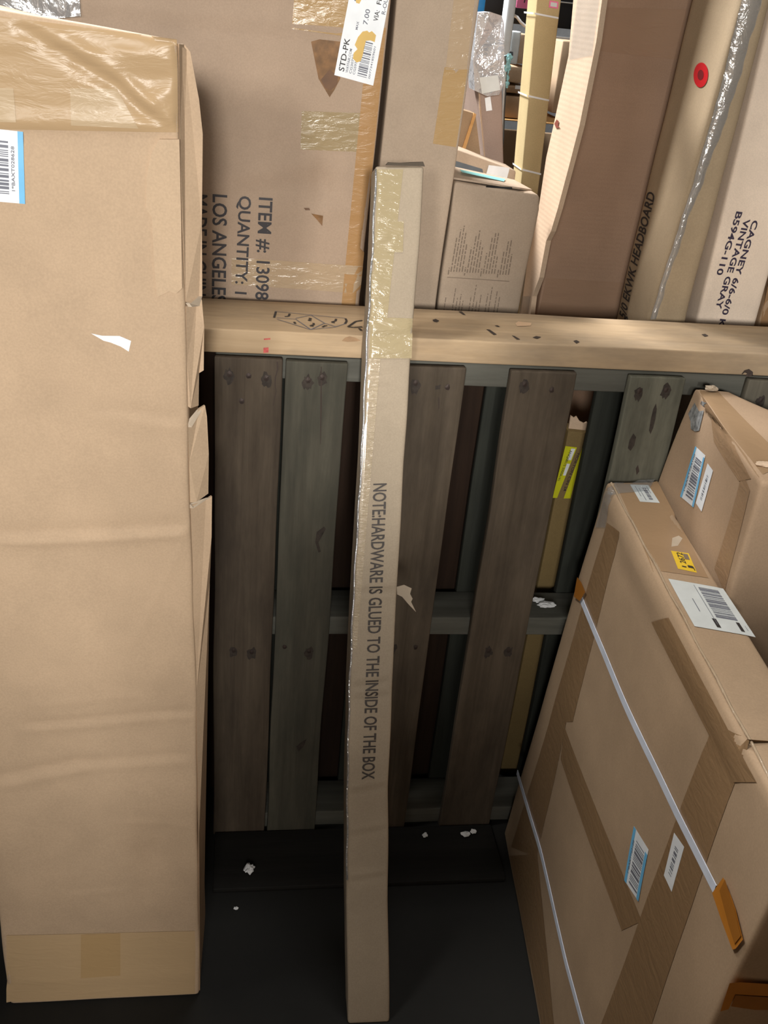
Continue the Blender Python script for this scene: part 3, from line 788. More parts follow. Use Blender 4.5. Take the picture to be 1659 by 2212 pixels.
# the top narrows: its right edge is crushed in
RU = Box(lev, n=(14, 24, 40), r=.009, amp=.003, freq=8, seed=6)
M_ru = card('kraft_right', (.44, .31, .205))
RU.make('body', M_ru, ru)
T_ru = tape('brown_tape_right', (.36, .235, .14), rough=.28, bump=.3)
decal(RU, 'left', 'tape', [(1560, 1230), (1582, 1280), (1638, 1060), (1618, 1020)], T_ru, ru)
decal(RU, 'left', 'tape', [(1545, 955), (1610, 1040), (1640, 1035), (1515, 850)], T_ru, ru, off=.0008)
decal(RU, 'top', 'tape', [(1640, 1030), (1700, 1000), (1545, 840), (1505, 842)], T_rt, ru)
barcode_label(RU, 'left', ru, [(1480, 1073), (1510, 1097), (1528, 984), (1503, 964)], 12, '1*BAXT724100', M_blue2, (0, 0, .13, 1), (.32, .1, .84, .85), (.12, .15, .22, .88, 1), dens=24, edge2=(.88, 0, 1, .95))
o, c = decal(RU, 'left', 'white_label', [(1514, 1087), (1528, 1106), (1549, 1017), (1535, 1001)], M_paper, ru, off=.0009)
bars(RU, 'left', 'barcode', c, code_rects(.4, .2, .65, .8, 16, 14), M_inkg, o, off=.0013)
M_silver = plain('silver_sticker', (.45, .47, .49), rough=.25, metallic=.5, mott=.5, scale=120)
poly_decal(RU, 'left', 'torn_sticker', [(1477, 893), (1487, 869), (1500, 888), (1511, 886), (1507, 930), (1498, 932), (1488, 926), (1485, 910)], M_silver, ru, off=.0012)
poly_decal(RU, 'left', 'torn_sticker', [(1511, 880), (1517, 866), (1528, 871), (1519, 876)], M_silver, ru, off=.0012)
tc_ = at_z(1526, 828, .985); tc_[1] = 1.366
scrap('torn_corner', tc_, (.010, .005, .004), M_scrapt, None, seed=4, parent=ru)
scrap('torn_patch', at_z(1652, 1002, .98), (.012, .008, .002), M_pale, None, seed=9, parent=ru)

# ------------------------------------------------------------------ row of cartons behind the beam
Y9 = 1.592
bc = thing('carton', 'big kraft carton behind the beam printed with item number and Los Angeles, rusty stained', 'carton', (-.2, 1.7, 0))
xr0, xr1 = at_y(775, 660, Y9), at_y(847, 0, Y9)
lev = [[V3(-.75, Y9, 0), V3(xr0[0] - .008, Y9, 0), V3(xr0[0] - .008, Y9 + .18, 0), V3(-.75, Y9 + .18, 0)],
       [V3(-.75, Y9, xr0[2]), V3(xr0[0], Y9, xr0[2]), V3(xr0[0], Y9 + .18, xr0[2]), V3(-.75, Y9 + .18, xr0[2])],
       [V3(-.75, Y9, 1.80), V3(xr1[0] + .006, Y9, 1.80), V3(xr1[0] + .006, Y9 + .18, 1.80), V3(-.75, Y9 + .18, 1.80)]]
q = lambda px, py: at_y(px, py, Y9)
mk = [('s', 'front', q(170, 20), q(450, 48), .012, .0040), ('s', 'front', q(450, 48), q(740, 76), .010, .0034), ('s', 'front', q(440, 262), q(700, 270), .012, -.0012),
      ('s', 'front', q(440, 571), q(785, 585), .006, .0014), ('blob', 'front', q(690, 400), V3(.02, .1, .025), -.008), ('s', 'front', q(500, 400), q(690, 372), .02, .003),
      ('v', 'front', q(690, 340), q(705, 430), .008, -.004), ('s', 'front', q(670, 460), q(790, 468), .007, .0015), ('blob', 'front', q(520, 420), V3(.07, .1, .06), .006)]
BC = Box(lev, n=(90, 2, 150), r=.004, amp=.002, freq=6, seed=8, marks=mk)
M_bc = card('kraft_big', (.43, .32, .235))
BC.make('body', M_bc, bc)
decal(BC, 'front', 'edge_tape', [(736, 675), (774, 675), (834, 60), (796, 60)], T_or, bc, n=(4, 60))
decal(BC, 'front', 'tape', [(630, 62), (742, 78), (760, -60), (640, -60)], T_tan, bc)
T_c9 = tape('clear_band', (.43, .32, .21), rough=.18, bump=.5)
decal(BC, 'front', 'tape', [(649, 323), (770, 328), (778, 244), (652, 240)], T_olive, bc)
decal(BC, 'front', 'tape', [(500, 614), (778, 634), (784, 575), (500, 556)], T_c9, bc)
poly_decal(BC, 'front', 'stain', [(672, 90), (690, 85), (735, 90), (735, 170), (722, 195), (712, 210), (700, 190), (688, 170), (680, 130)], M_stain, bc, off=.0006)
M_st3 = plain('dark_stain', (.13, .058, .02), rough=.55, mott=.2)
poly_decal(BC, 'front', 'stain', [(693, 172), (712, 150), (730, 165), (728, 182), (715, 195), (702, 190)], M_st3, bc, off=.0009)
poly_decal(BC, 'front', 'stain', [(656, 449), (668, 449), (670, 454), (660, 454)], M_st3, bc, off=.0009)
poly_decal(BC, 'front', 'stain', [(672, 461), (698, 466), (696, 488), (684, 474)], M_stain, bc, off=.0009)
ink = plain('ink_print', (.040, .036, .040), rough=.6)
def vtext(s, x0a, y0, x1a, y1, h, bold=.018):
    # runs downward, letter tops to the right
    a, b = q(x0a, y0), q(x1a, y1)
    dz = nrm(b - a); up = np.cross(V3(0, 1, 0), dz); up = up if up[0] > 0 else -up
    print_text(BC, 'front', 'printed_text', s, [a, b, b + up * h, a + up * h], ink, bc, off=.0009, bold=bold)
vtext('ITEM #: 13098', 556, 425, 548, 646, .0245)
vtext('QUANTITY: 1 PC', 511, 421, 500, 690, .0235)
vtext('LOS ANGELES', 459, 418, 457, 652, .0235)
vtext('MADE IN CHINA', 416, 418, 414, 660, .0235)
o, c = decal(BC, 'front', 'shipping_label', [(722, 162), (806, 185), (853, -70), (770, -90)], M_paper, bc, off=.0012)
# frame: u across (left to right), v upwards along the sticker; lettering reads upward with tops to the left
def ltext(s, u0, u1, v0, v1, mat=M_inkg, bold=.01):
    f = uvmap(c); print_text(BC, 'front', 'printed_text', s, [f(u1, v0), f(u1, v1), f(u0, v1), f(u0, v0)], mat, o, off=.0016, bold=bold)
ltext('STD-PK', .08, .22, .05, .34, M_ink)
ltext('WAYFAIR.COM', .255, .32, .05, .26)
ltext('CG30752', .35, .41, .05, .22)
ltext('CG59762', .44, .50, .05, .2)
ltext('0077341859601', .84, .89, .05, .33)
ltext('7.00', .46, .58, .49, .62, M_inkg)
ltext('MAX', .3, .36, .43, .5)
ltext('VIA:', .70, .82, .54, .63, M_ink)
ltext('FDEG', .70, .82, .68, .84, M_ink)
ltext('R-OUT', .87, .97, .61, .78)
ltext('130', .14, .26, .66, .78)
bars(BC, 'front', 'barcode', c, code_rects(.56, .05, .8, .36, 26, 21), M_inkg, o, off=.0016)
blob = [(783, 68), (793, 66), (797, 70), (803, 67), (812, 76), (809, 91), (800, 87), (790, 88), (785, 105), (783, 120), (779, 132), (770, 135), (762, 126), (764, 114), (772, 106), (766, 97), (773, 80)]
poly_decal(BC, 'front', 'stain', blob, M_stain2, bc, off=.0018)
poly_decal(BC, 'front', 'stain', [(768, -2), (780, 0), (776, 8), (769, 6)], M_stain2, bc, off=.0018)
# loose stretch film over its upper left
f0_ = [q(-40, -60), q(172, -60), q(176, 34), q(120, 40), q(0, 30), q(-40, 30)]
solid_sheet('film_wrap', [p + V3(0, -.010, 0) for p in f0_], (0, .002, 0), M_filmh, bc)

c2 = thing('carton', 'narrow grey-brown carton standing just right of the item-number carton, taped edge', 'carton', (.28, 1.7, 0))
Yc = 1.63
a = at_y(818, 347, Yc); a2 = at_y(860, 0, Yc); b_ = at_y(940, 670, Yc); t_ = at_y(1035, 0, Yc)
lev = [[V3(a[0] - .01, Yc, 0), V3(b_[0] - .004, Yc, 0), V3(b_[0] - .004, Yc + .14, 0), V3(a[0] - .01, Yc + .14, 0)],
       [V3(a[0] - .003, Yc, 1.02), V3(b_[0], Yc, 1.02), V3(b_[0], Yc + .14, 1.02), V3(a[0] - .003, Yc + .14, 1.02)],
       [V3(a2[0] + .003, Yc, 1.75), V3(t_[0] + .008, Yc, 1.75), V3(t_[0] + .008, Yc + .14, 1.75), V3(a2[0] + .003, Yc + .14, 1.75)]]
q = lambda px, py: at_y(px, py, Yc)
C2 = Box(lev, n=(20, 4, 140), r=.004, amp=.0018, freq=7, seed=11, marks=[('s', 'front', q(840, 138), q(990, 158), .012, .003), ('s', 'front', q(840, 228), q(930, 230), .007, .001),
         ('s', 'front', q(880, 567), q(945, 570), .006, .002), ('s', 'front', q(880, 600), q(945, 604), .006, .0016)])
C2.make('body', M_grey, c2)
decal(C2, 'front', 'tape', [(935, 310), (985, 318), (1010, 150), (960, 145)], T_tan, c2)
decal(C2, 'front', 'tape', [(962, 150), (1008, 150), (1030, -40), (985, -40)], T_c9, c2)

cb = thing('carton', 'small crushed kraft carton with a hand slot and tiny printed care text', 'carton', (.42, 1.75, 0))
Yb = 1.66
tl, tr = at_y(983, 392, Yb), at_y(1168, 421, Yb)
bl_, br_ = at_y(944, 672, Yb), at_y(1120, 682, Yb)
dz = V3(0, .10, 0)
def lvl(l, r): return [l, r, r + dz, l + dz]
g = lambda p, z: V3(p[0], p[1], z)
lev = [lvl(g(bl_, 0), g(br_, 0)), lvl(bl_, br_), lvl(tl + V3(0, 0, -.012), tr + V3(.002, 0, -.012)), lvl(tl, tr + V3(-.004, 0, 0))]
q = lambda px, py: at_y(px, py, Yb)
CB = Box(lev, n=(26, 8, 60), r=.006, amp=.0025, freq=9, seed=13, marks=[('s', 'front', q(978, 415), q(1170, 410), .012, .003), ('blob', 'front', q(985, 415), V3(.02, .1, .015), -.008)])
CB.make('body', M_grey, cb)
decal(CB, 'front', 'hand_slot', [(1050, 405), (1106, 408), (1106, 404), (1050, 401)], M_black, cb, off=.0012)
tops = CB.lv[-1]
def topq(u, v, h=.0): return (tops[0] * (1 - u) + tops[1] * u) + dz * v + V3(0, 0, h)
solid_sheet('lid_flap', [topq(.0, .15, .004), topq(.78, .05, .006), topq(.98, .35, .002), topq(.85, .9, .006), topq(.05, .9, .012)], (0, 0, -.003), M_grey, cb)
mesh_obj('teal_stripe', [topq(.12, .35, .0115), topq(.62, .30, .0085), topq(.68, .55, .0095), topq(.12, .6, .0125)], [(0, 1, 2, 3)], M_teal, cb)
rows = []
def textblock(x0, y0, ncol, cols):
    pass
r_ = random.Random(5)
def lines(blocks, name):
    V = []; Fc = []
    for (px, py, length, w) in blocks:
        # each line climbs towards upper right following the carton's edge
        t = 0.0
        while t < length:
            seg = r_.uniform(5, 14); gap = r_.uniform(1.5, 3)
            e = min(length, t + seg)
            P = [(px + t * .17 - w / 2, py - t), (px + t * .17 + w / 2, py - t + .3), (px + e * .17 + w / 2, py - e + .3), (px + e * .17 - w / 2, py - e)]
            i = len(V); V += [CB.lay(q(*p), 'front', .0010) for p in P]; Fc.append((i, i + 1, i + 2, i + 3))
            t = e + gap
    mesh_obj(name, V, Fc, M_inkb, cb)
bl = []
for bx0, ls in ((968, (15, 75, 92, 100, 88, 60)), (1003, (18, 55, 80, 92, 70, 55)), (1038, (17, 45, 78, 88, 90, 40)), (1074, (17, 50, 74, 78, 45))):
    for i, l in enumerate(ls): bl.append((bx0 + i * 6, 587 + (bx0 - 968) * .06 + (6 if i == 0 else 0), l, 2.4))
lines(bl, 'printed_text')
lines([(958, 672, 30, 1.8), (976, 672, 50, 1.8), (983, 673, 30, 1.8), (990, 673, 38, 1.8), (996, 674, 25, 1.8), (1012, 674, 35, 1.8), (1019, 675, 60, 1.8), (1026, 675, 26, 1.8), (1033, 675, 38, 1.8),
       (1047, 676, 42, 1.8), (1054, 676, 56, 1.8), (1066, 677, 50, 1.8), (1073, 677, 38, 1.8)], 'printed_text')
decal(CB, 'front', 'printed_rule', [(966, 599.5), (1100, 608.5), (1100, 607), (966, 598)], M_inkb, cb, off=.001)

# thin pale flattened carton and the big brown one
st = thing('flattened_carton', 'thin pale flattened carton with a torn bright edge, left of the dark brown carton', 'flattened carton', (.53, 1.7, 0))
Ys = 1.70
le = [(1242, -40), (1228, 120), (1198, 260), (1180, 340), (1165, 440), (1140, 560), (1124, 684)]
re = [(1306, -40), (1288, 90), (1272, 170), (1252, 270), (1234, 340), (1205, 450), (1190, 500), (1180, 520), (1165, 600), (1150, 640), (1145, 684)]
XS = .540
P = [at_x(x, y, XS) for x, y in le] ; Q = [at_x(x, y, XS) for x, y in re]
lowb, lowf = V3(XS, P[-1][1], 0), V3(XS, Q[-1][1], 0)
solid_sheet('panel', [lowb] + P[::-1] + Q + [lowf], (.010, .003, 0), M_pale, st)
wr = [at_x(x, y, XS) + V3(-.0012, 0, 0) for x, y in ((1252, -30), (1300, -30), (1280, 120), (1230, 130))]
mesh_obj('film_patch', wr, [(0, 1, 2, 3)], M_filmc, st)
wr = [at_x(x, y, XS) + V3(-.0012, 0, 0) for x, y in ((1130, 640), (1148, 640), (1142, 680), (1126, 680))]
mesh_obj('film_patch', wr, [(0, 1, 2, 3)], M_filmc, st)
wr = [at_x(x, y, XS) + V3(-.0015, 0, 0) for x, y in ((1199, 268), (1204, 258), (1209, 262), (1207, 272), (1212, 276), (1203, 277))]
mesh_obj('torn_mark', wr, [tuple(range(6))], plain('torn_red', (.22, .06, .04)), st)

br = thing('carton', 'large dark brown carton with wrinkled film, left of the red-dot carton', 'carton', (.64, 1.9, 0))
Yr = 1.80
a, b_, c_, d_ = at_y(1300, 0, Yr), at_y(1480, 0, Yr), at_y(1322, 690, Yr), at_y(1158, 682, Yr)
lev = [[V3(d_[0], Yr, 0), V3(c_[0] + .02, Yr, 0), V3(c_[0] + .02, Yr + .1, 0), V3(d_[0], Yr + .1, 0)],
       [V3(d_[0], Yr, d_[2]), V3(c_[0] + .02, Yr, d_[2]), V3(c_[0] + .02, Yr + .1, d_[2]), V3(d_[0], Yr + .1, d_[2])],
       [V3(a[0] + .003, Yr, 1.75), V3(b_[0] + .02, Yr, 1.75), V3(b_[0] + .02, Yr + .1, 1.75), V3(a[0] + .003, Yr + .1, 1.75)]]
BR = Box(lev, n=(14, 3, 60), r=.004, amp=.002, freq=6, seed=15)
M_br = card('kraft_dark', (.36, .235, .16), corr=.4)
BR.make('body', M_br, br)
T_br = tape('film_on_brown', (.33, .215, .145), rough=.15, bump=.6, scale=30)
decal(BR, 'front', 'tape', [(1290, 110), (1470, 130), (1482, 20), (1306, 16)], T_br, br)
decal(BR, 'front', 'tape', [(1160, 690), (1330, 700), (1345, 610), (1180, 600)], T_br, br)

hb = thing('carton', 'film-wrapped headboard carton with a round red sticker, centre right behind the beam', 'carton', (.73, 1.68, 0))
Yf = 1.60
fl1, fl0 = at_y(1600, 0, Yf), at_y(1402, 696, Yf)
fr1, fr0 = at_y(1668, 0, Yf), at_y(1484, 700, Yf)
bl1, bl0 = at_y(1490, 0, 1.785), at_y(1326, 692, 1.785)
xfar = (bl1[0] + bl0[0]) / 2
sx = V3(fl0[0], Yf, 0)
lev = []
for z, k_ in ((0, 0), (1.03, 0), (1.75, 1.46)):
    X0 = fl0[0] + (fl1[0] - fl0[0]) * k_; X1 = fr0[0] + (fr1[0] - fr0[0]) * k_
    XB = bl0[0] + (bl1[0] - bl0[0]) * k_
    lev.append([V3(X0, Yf, z), V3(X1, Yf, z), V3(X1 + .01, Yf + .185, z), V3(XB, Yf + .185, z)])
HB = Box(lev, n=(8, 20, 60), r=.014, amp=.0015, freq=7, seed=17)
M_hb = card('kraft_headboard', (.45, .345, .225))
HB.make('body', M_hb, hb)
q = lambda px, py: HB.put(px, py, 'left')
def face_text(bx, face, s, A, B, toward, mat, parent, bold=.024):
    """lettering running from pixel A to pixel B on the baseline; toward = pixel on the cap line at the start"""
    a, b = bx.put(*A, face), bx.put(*B, face); t = bx.put(*toward, face)
    d = nrm(b - a); up = (t - a) - d * ((t - a) @ d)
    return print_text(bx, face, 'printed_text', s, [a, b, b + up, a + up], mat, parent, off=.0010, bold=bold)
face_text(HB, 'left', '5/0 EKWK HEADBOARD', (1368, 694), (1432, 421), (1352, 690), M_ink, hb)
face_text(HB, 'left', 'S', (1372, 696), (1374, 686), (1364, 694), M_ink, hb)
cc = q(1522, 163); e1_, e2_ = q(1536, 164) - cc, q(1524, 136) - cc
ring = [HB.lay(cc + e1_ * math.cos(t) * 1.0 + e2_ * math.sin(t), 'left', .0012) for t in np.linspace(0, 2 * math.pi, 28, endpoint=False)]
rs_ = mesh_obj('red_sticker', ring, [tuple(range(28))], M_red, hb)
core = [HB.lay(cc + e1_ * math.cos(t) * .42 + e2_ * math.sin(t) * .42, 'left', .0016) for t in np.linspace(0, 2 * math.pi, 16, endpoint=False)]
mesh_obj('printed_centre', core, [tuple(range(16))], M_redd, rs_)
# film gathered along the front corner
cor = []
for py_ in np.linspace(-30, 690, 70):
    xs = np.interp(py_, [-30, 0, 200, 400, 560, 690], [1606, 1600, 1552, 1494, 1442, 1402])
    wd = np.interp(py_, [0, 250, 450, 690], [46, 34, 18, 14])
    j = 1.4 * math.sin(py_ * .05) + 1.0 * math.sin(py_ * .13)
    cor.append((at_y(xs + j * .4 + 2, py_, Yf - .006), at_y(xs + wd * .5 + j, py_, Yf - .014), at_y(xs + wd + j, py_, Yf - .003)))
V = [p for t in cor for p in t]
Fc = []
for i in range(len(cor) - 1):
    for k_ in range(2): Fc.append((3 * i + k_, 3 * i + k_ + 1, 3 * i + k_ + 4, 3 * i + k_ + 3))
mesh_obj('film_seam', V, Fc, film('film_gather', haze=.28, gloss=.28, rough=.16, scale=30, bump=.9), hb, smooth=True)

cg = thing('carton', 'pale carton at far right behind the beam with three lines of violet-black print', 'carton', (.87, 1.7, 0))
Yg = 1.64
l1, l0, r0 = at_y(1657, 0, Yg), at_y(1492, 690, Yg), at_y(1631, 710, Yg)
dx = (l1[0] - l0[0]) * 1.46
rt = at_y(1659, 585, Yg)
l0[0] += .012
lev = [[V3(l0[0], Yg, 0), V3(r0[0], Yg, 0), V3(r0[0], Yg + .16, 0), V3(l0[0], Yg + .16, 0)],
       [V3(l0[0], Yg, 1.03), V3(r0[0], Yg, 1.03), V3(r0[0], Yg + .16, 1.03), V3(l0[0], Yg + .16, 1.03)],
       [V3(l0[0] + dx * .9, Yg, 1.72), V3(r0[0] + dx * .6, Yg, 1.72), V3(r0[0] + dx * .6, Yg + .16, 1.72), V3(l0[0] + dx * .9, Yg + .16, 1.72)]]
CG = Box(lev, n=(14, 4, 60), r=.008, amp=.0016, freq=7, seed=19)
M_cg = card('kraft_bright', (.80, .66, .53))
CG.make('body', M_cg, cg)
face_text(CG, 'front', 'CAGNEY 6/6-6/0 K', (1625, 475), (1549, 706), (1638, 479), M_inkv, cg)
face_text(CG, 'front', 'VINTAGE GRAY', (1607, 472), (1544, 666), (1620, 476), M_inkv, cg)
face_text(CG, 'front', 'B594G-110', (1590, 456), (1546, 593), (1603, 460), M_inkv, cg)
ce = thing('carton', 'dim brown carton at the right edge, beyond the pale carton with three printed lines', 'carton', (1.1, 1.7, 0))
CE = cuboid(r0[0] + .012, 1.3, Yg + .015, Yg + .2, 0, 1.7, n=(8, 3, 20), r=.005, amp=.002, seed=23)
CE.make('body', M_dk, ce)
decal(CE, 'front', 'tape', [(1640, 708), (1700, 708), (1700, 600), (1662, 600)], T_dk, ce)

# dark printed box end and white paper behind the small carton
db = thing('box', 'dark printed box end with a white torn flap, behind the hand-slot carton', 'box', (.4, 1.86, 0))
Yd = 1.86
tl, tr = at_y(986, 322, Yd), at_y(1074, 352, Yd)
DB = Box([[V3(tl[0], Yd, 0), V3(tr[0] + .04, Yd, 0), V3(tr[0] + .04, Yd + .08, 0), V3(tl[0], Yd + .08, 0)], [tl, V3(tr[0] + .04, Yd, tr[2] - .012), V3(tr[0] + .04, Yd + .08, tr[2] - .012), tl + V3(0, .08, 0)]], n=(6, 3, 10), r=.004, amp=.002, seed=25)
DB.make('body', M_grey, db)
decal(DB, 'front', 'dark_panel', [(975, 375), (1045, 380), (1042, 365), (980, 346)], M_dkbox, db, off=.001)
o = decal(DB, 'front', 'white_flap', [(1048, 380), (1094, 386), (1100, 362), (1055, 356)], M_paper, db, off=.004)

# ------------------------------------------------------------------ far side: the next aisle
tb = thing('strapped_box', 'tall yellow-tan box bound with white straps, upright in the background', 'strapped box', (.61, 2.25, 0))
Yt = 2.2
cl1, cl0, cr1, cr0 = at_y(1157, 0, Yt), at_y(1126, 392, Yt), at_y(1210, 0, Yt), at_y(1166, 392, Yt)
gz = lambda p, z: V3(p[0], p[1], z)
kx = (cl0[0] - cl1[0]) / (cl1[2] - cl0[2])
lev = [[V3(cl0[0] + kx * cl0[2] * .0, Yt, 0), V3(cr0[0], Yt, 0), V3(cr0[0], Yt + .08, 0), V3(cl0[0], Yt + .08, 0)],
       [V3(cl0[0], Yt, cl0[2]), V3(cr0[0], Yt, cl0[2]), V3(cr0[0], Yt + .08, cl0[2]), V3(cl0[0], Yt + .08, cl0[2])],
       [V3(cl1[0] - .01, Yt, 1.7), V3(cr1[0] - .006, Yt, 1.7), V3(cr1[0] - .006, Yt + .08, 1.7), V3(cl1[0] - .01, Yt + .08, 1.7)]]
TB = Box(lev, n=(6, 4, 60), r=.003, amp=.001, seed=27)
TB.make('body', M_yel, tb)
for yy in (35, 213, 372):
    x0 = np.interp(yy, [0, 392], [1157, 1126]); x1 = np.interp(yy, [0, 392], [1210, 1166])
    decal(TB, 'front', 'strap', [(x0, yy - 4), (x1, yy + 6), (x1, yy + 2), (x0, yy - 8)], M_scrap, tb, off=.002)
    pz = TB.put(x0, yy - 6, 'front'); ps = [TB.put(x0, yy - 4, 'front'), TB.put(x0, yy - 8, 'front')]
    V = [ps[0] + V3(-.002, 0, 0), ps[1] + V3(-.002, 0, 0), ps[1] + V3(-.002, .08, 0), ps[0] + V3(-.002, .08, 0)]
    mesh_obj('strap', V, [(0, 1, 2, 3)], M_scrap, tb)
o, c = decal(TB, 'front', 'pink_label', [(1185, 16), (1205, 19), (1206, 4), (1187, 1)], M_pink, tb, off=.0015)
decal(TB, 'front', 'printed_code', sub_quad(c, .15, .2, .85, .8), M_paperg, o, off=.002, world=True)

pb = thing('film_wrapped_carton', 'leaning carton wrapped in clear crinkled film, in the background left', 'carton', (.47, 2.02, 0))
Yp = 2.0
A_, B_, C_, D_ = at_y(1028, 130, Yp), at_y(1082, 130, Yp), at_y(1090, 362, Yp), at_y(1048, 356, Yp)
dn = C_ - B_; sc_ = C_[2] / (B_[2] - C_[2])
lo_l, lo_r = D_ + (D_ - A_) * .5, C_ + (C_ - B_) * .5
lev = [[V3(lo_l[0], Yp, 0), V3(lo_r[0] + .02, Yp, 0), V3(lo_r[0] + .02, Yp + .2, 0), V3(lo_l[0], Yp + .2, 0)], [D_, C_, C_ + V3(0, .2, 0), D_ + V3(0, .2, 0)],
       [A_, B_, B_ + V3(0, .2, 0), A_ + V3(-.0, .2, 0)]]
PB = Box(lev, n=(6, 6, 30), r=.004, amp=.002, seed=29)
PB.make('body', card('kraft_mauve', (.36, .27, .225)), pb)
side = [at_y(1030, 128, Yp - .002), at_y(1036, 240, Yp - .002), at_y(1047, 352, Yp - .002), at_y(1040, 345, Yp + .08), at_y(1020, 250, Yp + .12), at_y(1003, 242, Yp + .18), at_y(1020, 130, Yp + .14)]
solid_sheet('side_panel', side, (.004, .004, 0), M_pale, pb)
hood = [at_y(1033, 28, Yp - .012), at_y(1060, 26, Yp - .02), at_y(1084, 34, Yp - .012), at_y(1089, 50, Yp - .012), at_y(1090, 180, Yp - .014), at_y(1078, 205, Yp - .014), at_y(1052, 208, Yp - .02), at_y(1026, 196, Yp - .012), at_y(1022, 130, Yp - .012)]
solid_sheet('film_hood', hood, (.0, .06, 0), film('film_bag', haze=.46, gloss=.35, bump=1.0, scale=35, tint=(.62, .66, .72)), pb)
decal(PB, 'front', 'white_label', [(1050, 240), (1063, 238), (1059, 208), (1047, 212)], M_paper, pb, off=.002)
decal(PB, 'front', 'paper_pouch', [(1036, 200), (1075, 192), (1070, 160), (1030, 165)], M_paperg, pb, off=.024)

ob = thing('open_carton', 'dark open carton with a light wooden lath along its mouth, background left', 'carton', (.39, 1.98, 0))
Yo = 1.96
pp = [at_y(1000, 238, Yo), at_y(1027, 246, Yo), at_y(1040, 352, Yo), at_y(985, 330, Yo), at_y(985, 300, Yo)]
solid_sheet('wall', pp, (0, .05, 0), M_inner, ob)
lt_ = [at_y(1024, 244, Yo - .004), at_y(1029, 247, Yo - .004), at_y(1005, 324, Yo - .004), at_y(998, 322, Yo - .004)]
solid_sheet('lath', lt_, (0, .01, 0), M_lath, ob)
foot = cuboid(pp[4][0] - .01, pp[2][0], Yo + .005, Yo + .05, 0, pp[2][2] + .01, n=(3, 2, 4), r=.003)
foot.make('lower_panel', M_inner, ob)

rk = thing('storage_rack', 'grey storage rack with a wooden shelf edge, far background', 'rack', (.8, 3.2, 0))
Yk = 3.0
def rk_box(name, p0, p1, depth, mat, parent, floor=False, Y=Yk):
    a, b = at_y(*p0, Y), at_y(*p1, Y)
    ym = (p0[1] + p1[1]) / 2
    if p1[1] - p0[1] > 60: a[0], b[0] = at_y(p0[0], ym, Y)[0], at_y(p1[0], ym, Y)[0]
    x0, x1 = min(a[0], b[0]), max(a[0], b[0]); z0, z1 = min(a[2], b[2]), max(a[2], b[2])
    if floor: z0 = 0
    B = cuboid(x0, x1, Y, Y + depth, z0, z1, n=(4, 2, 4), r=.004, amp=.001, seed=x0)
    B.make(name, mat, parent); return B
shelf = rk_box('shelf_edge', (1060, 258), (1240, 270), .6, M_lath, rk)
post = rk_box('post', (1085, -60), (1104, 250), .05, plain('rack_white', (.78, .83, .86), rough=.45), rk, floor=True, Y=2.86)
rk_box('back_panel', (1030, 275), (1250, 430), .02, M_inner, rk, floor=True, Y=3.6)
zs = shelf.lv[1][0][2]
for (n_, p0, p1, m, lab) in (('carton', (1082, 205), (1140, 256), M_dk, 'brown carton resting on the wooden rack shelf, under the flat cartons'),
                             ):
    t = thing(n_, lab, 'carton', tuple(at_y(p0[0], p1[1], Yk + .05)))
    rk_box('body', p0, (p1[0], p1[1] + 2), .3, m, t, Y=Yk + .02)
t = thing('flat_carton', 'flat brown carton lying on the shelf carton, lower of two', 'carton', tuple(at_y(1082, 204, Yk)))
fb = rk_box('body', (1078, 182), (1142, 204), .3, M_dk, t, Y=Yk + .02)
decal(fb, 'front', 'white_label', [(1112, 192), (1124, 193), (1124, 185), (1113, 184)], M_paper, t, off=.002)
t = thing('flat_carton', 'flat grey-brown carton on top of the shelf stack', 'carton', tuple(at_y(1082, 180, Yk)))
rk_box('body', (1086, 141), (1142, 181), .3, M_tan, t, Y=Yk + .02)
t = thing('carton', 'upright tan carton standing on the stack beside the white panel', 'carton', tuple(at_y(1120, 140, Yk)))
rk_box('body', (1116, 72), (1150, 140), .25, M_tan, t, Y=Yk + .02)
t = thing('white_panel', 'white boxed panel with a small dark print in the background', 'panel', tuple(at_y(1105, 140, 2.9)))
w_ = rk_box('body', (1100, 66), (1122, 140), .05, M_white, t, Y=2.92)
decal(w_, 'front', 'printed_mark', [(1100, 119), (1108, 120), (1108, 112), (1101, 111)], M_dkbox, t, off=.002)
t = thing('black_board', 'black panel leaning at the top behind the white post', 'panel', tuple(at_y(1060, 66, 3.4)))
a, b = at_y(1030, -80, 3.4), at_y(1260, 66, 3.4)
cuboid(a[0], b[0], 3.4, 3.43, b[2], a[2], n=(3, 1, 3), r=.003).make('body', M_black, t)
tube('white_cord', [at_y(x, y, 3.39) for x, y in ((1110, 33), (1117, 37), (1125, 48), (1134, 56), (1142, 60))], .005, M_scrap, t)
t = thing('blue_panel', 'bright blue panel at the top behind the film-wrapped carton', 'panel', tuple(at_y(1040, 40, 2.8)))
rk_box('body', (1000, -60), (1051, 40), .03, M_bluep, t, Y=2.8)
t = thing('pink_sheet', 'pink paper sheet lettered A hanging at the top of the background', 'sign', tuple(at_y(1130, 22, 3.0)))
pk = rk_box('sheet', (1119, -50), (1148, 20), .004, M_pink, t, Y=2.94)
f_ = [pk.put(*p, 'front') for p in ((1131, 6), (1144, 7), (1144, -24), (1131, -24))]
print_text(pk, 'front', 'printed_text', 'A', f_, M_ink, t, off=.002, bold=.01)
t = thing('teal_clip', 'pale teal plastic clips hanging beside the film-wrapped carton', 'clip', tuple(at_y(1092, 182, 2.5)))
for k_, (x, y, s_) in enumerate(((1094, 146, .010), (1088, 168, .011), (1092, 182, .008), (1097, 128, .009))):
    scrap('clip', at_y(x, y, 2.5), (s_, .006, s_ * 1.3), plain('teal_plastic', (.35, .70, .78), rough=.3) if k_ == 0 else bpy.data.materials['teal_plastic'], None, seed=k_ + 30, parent=t)
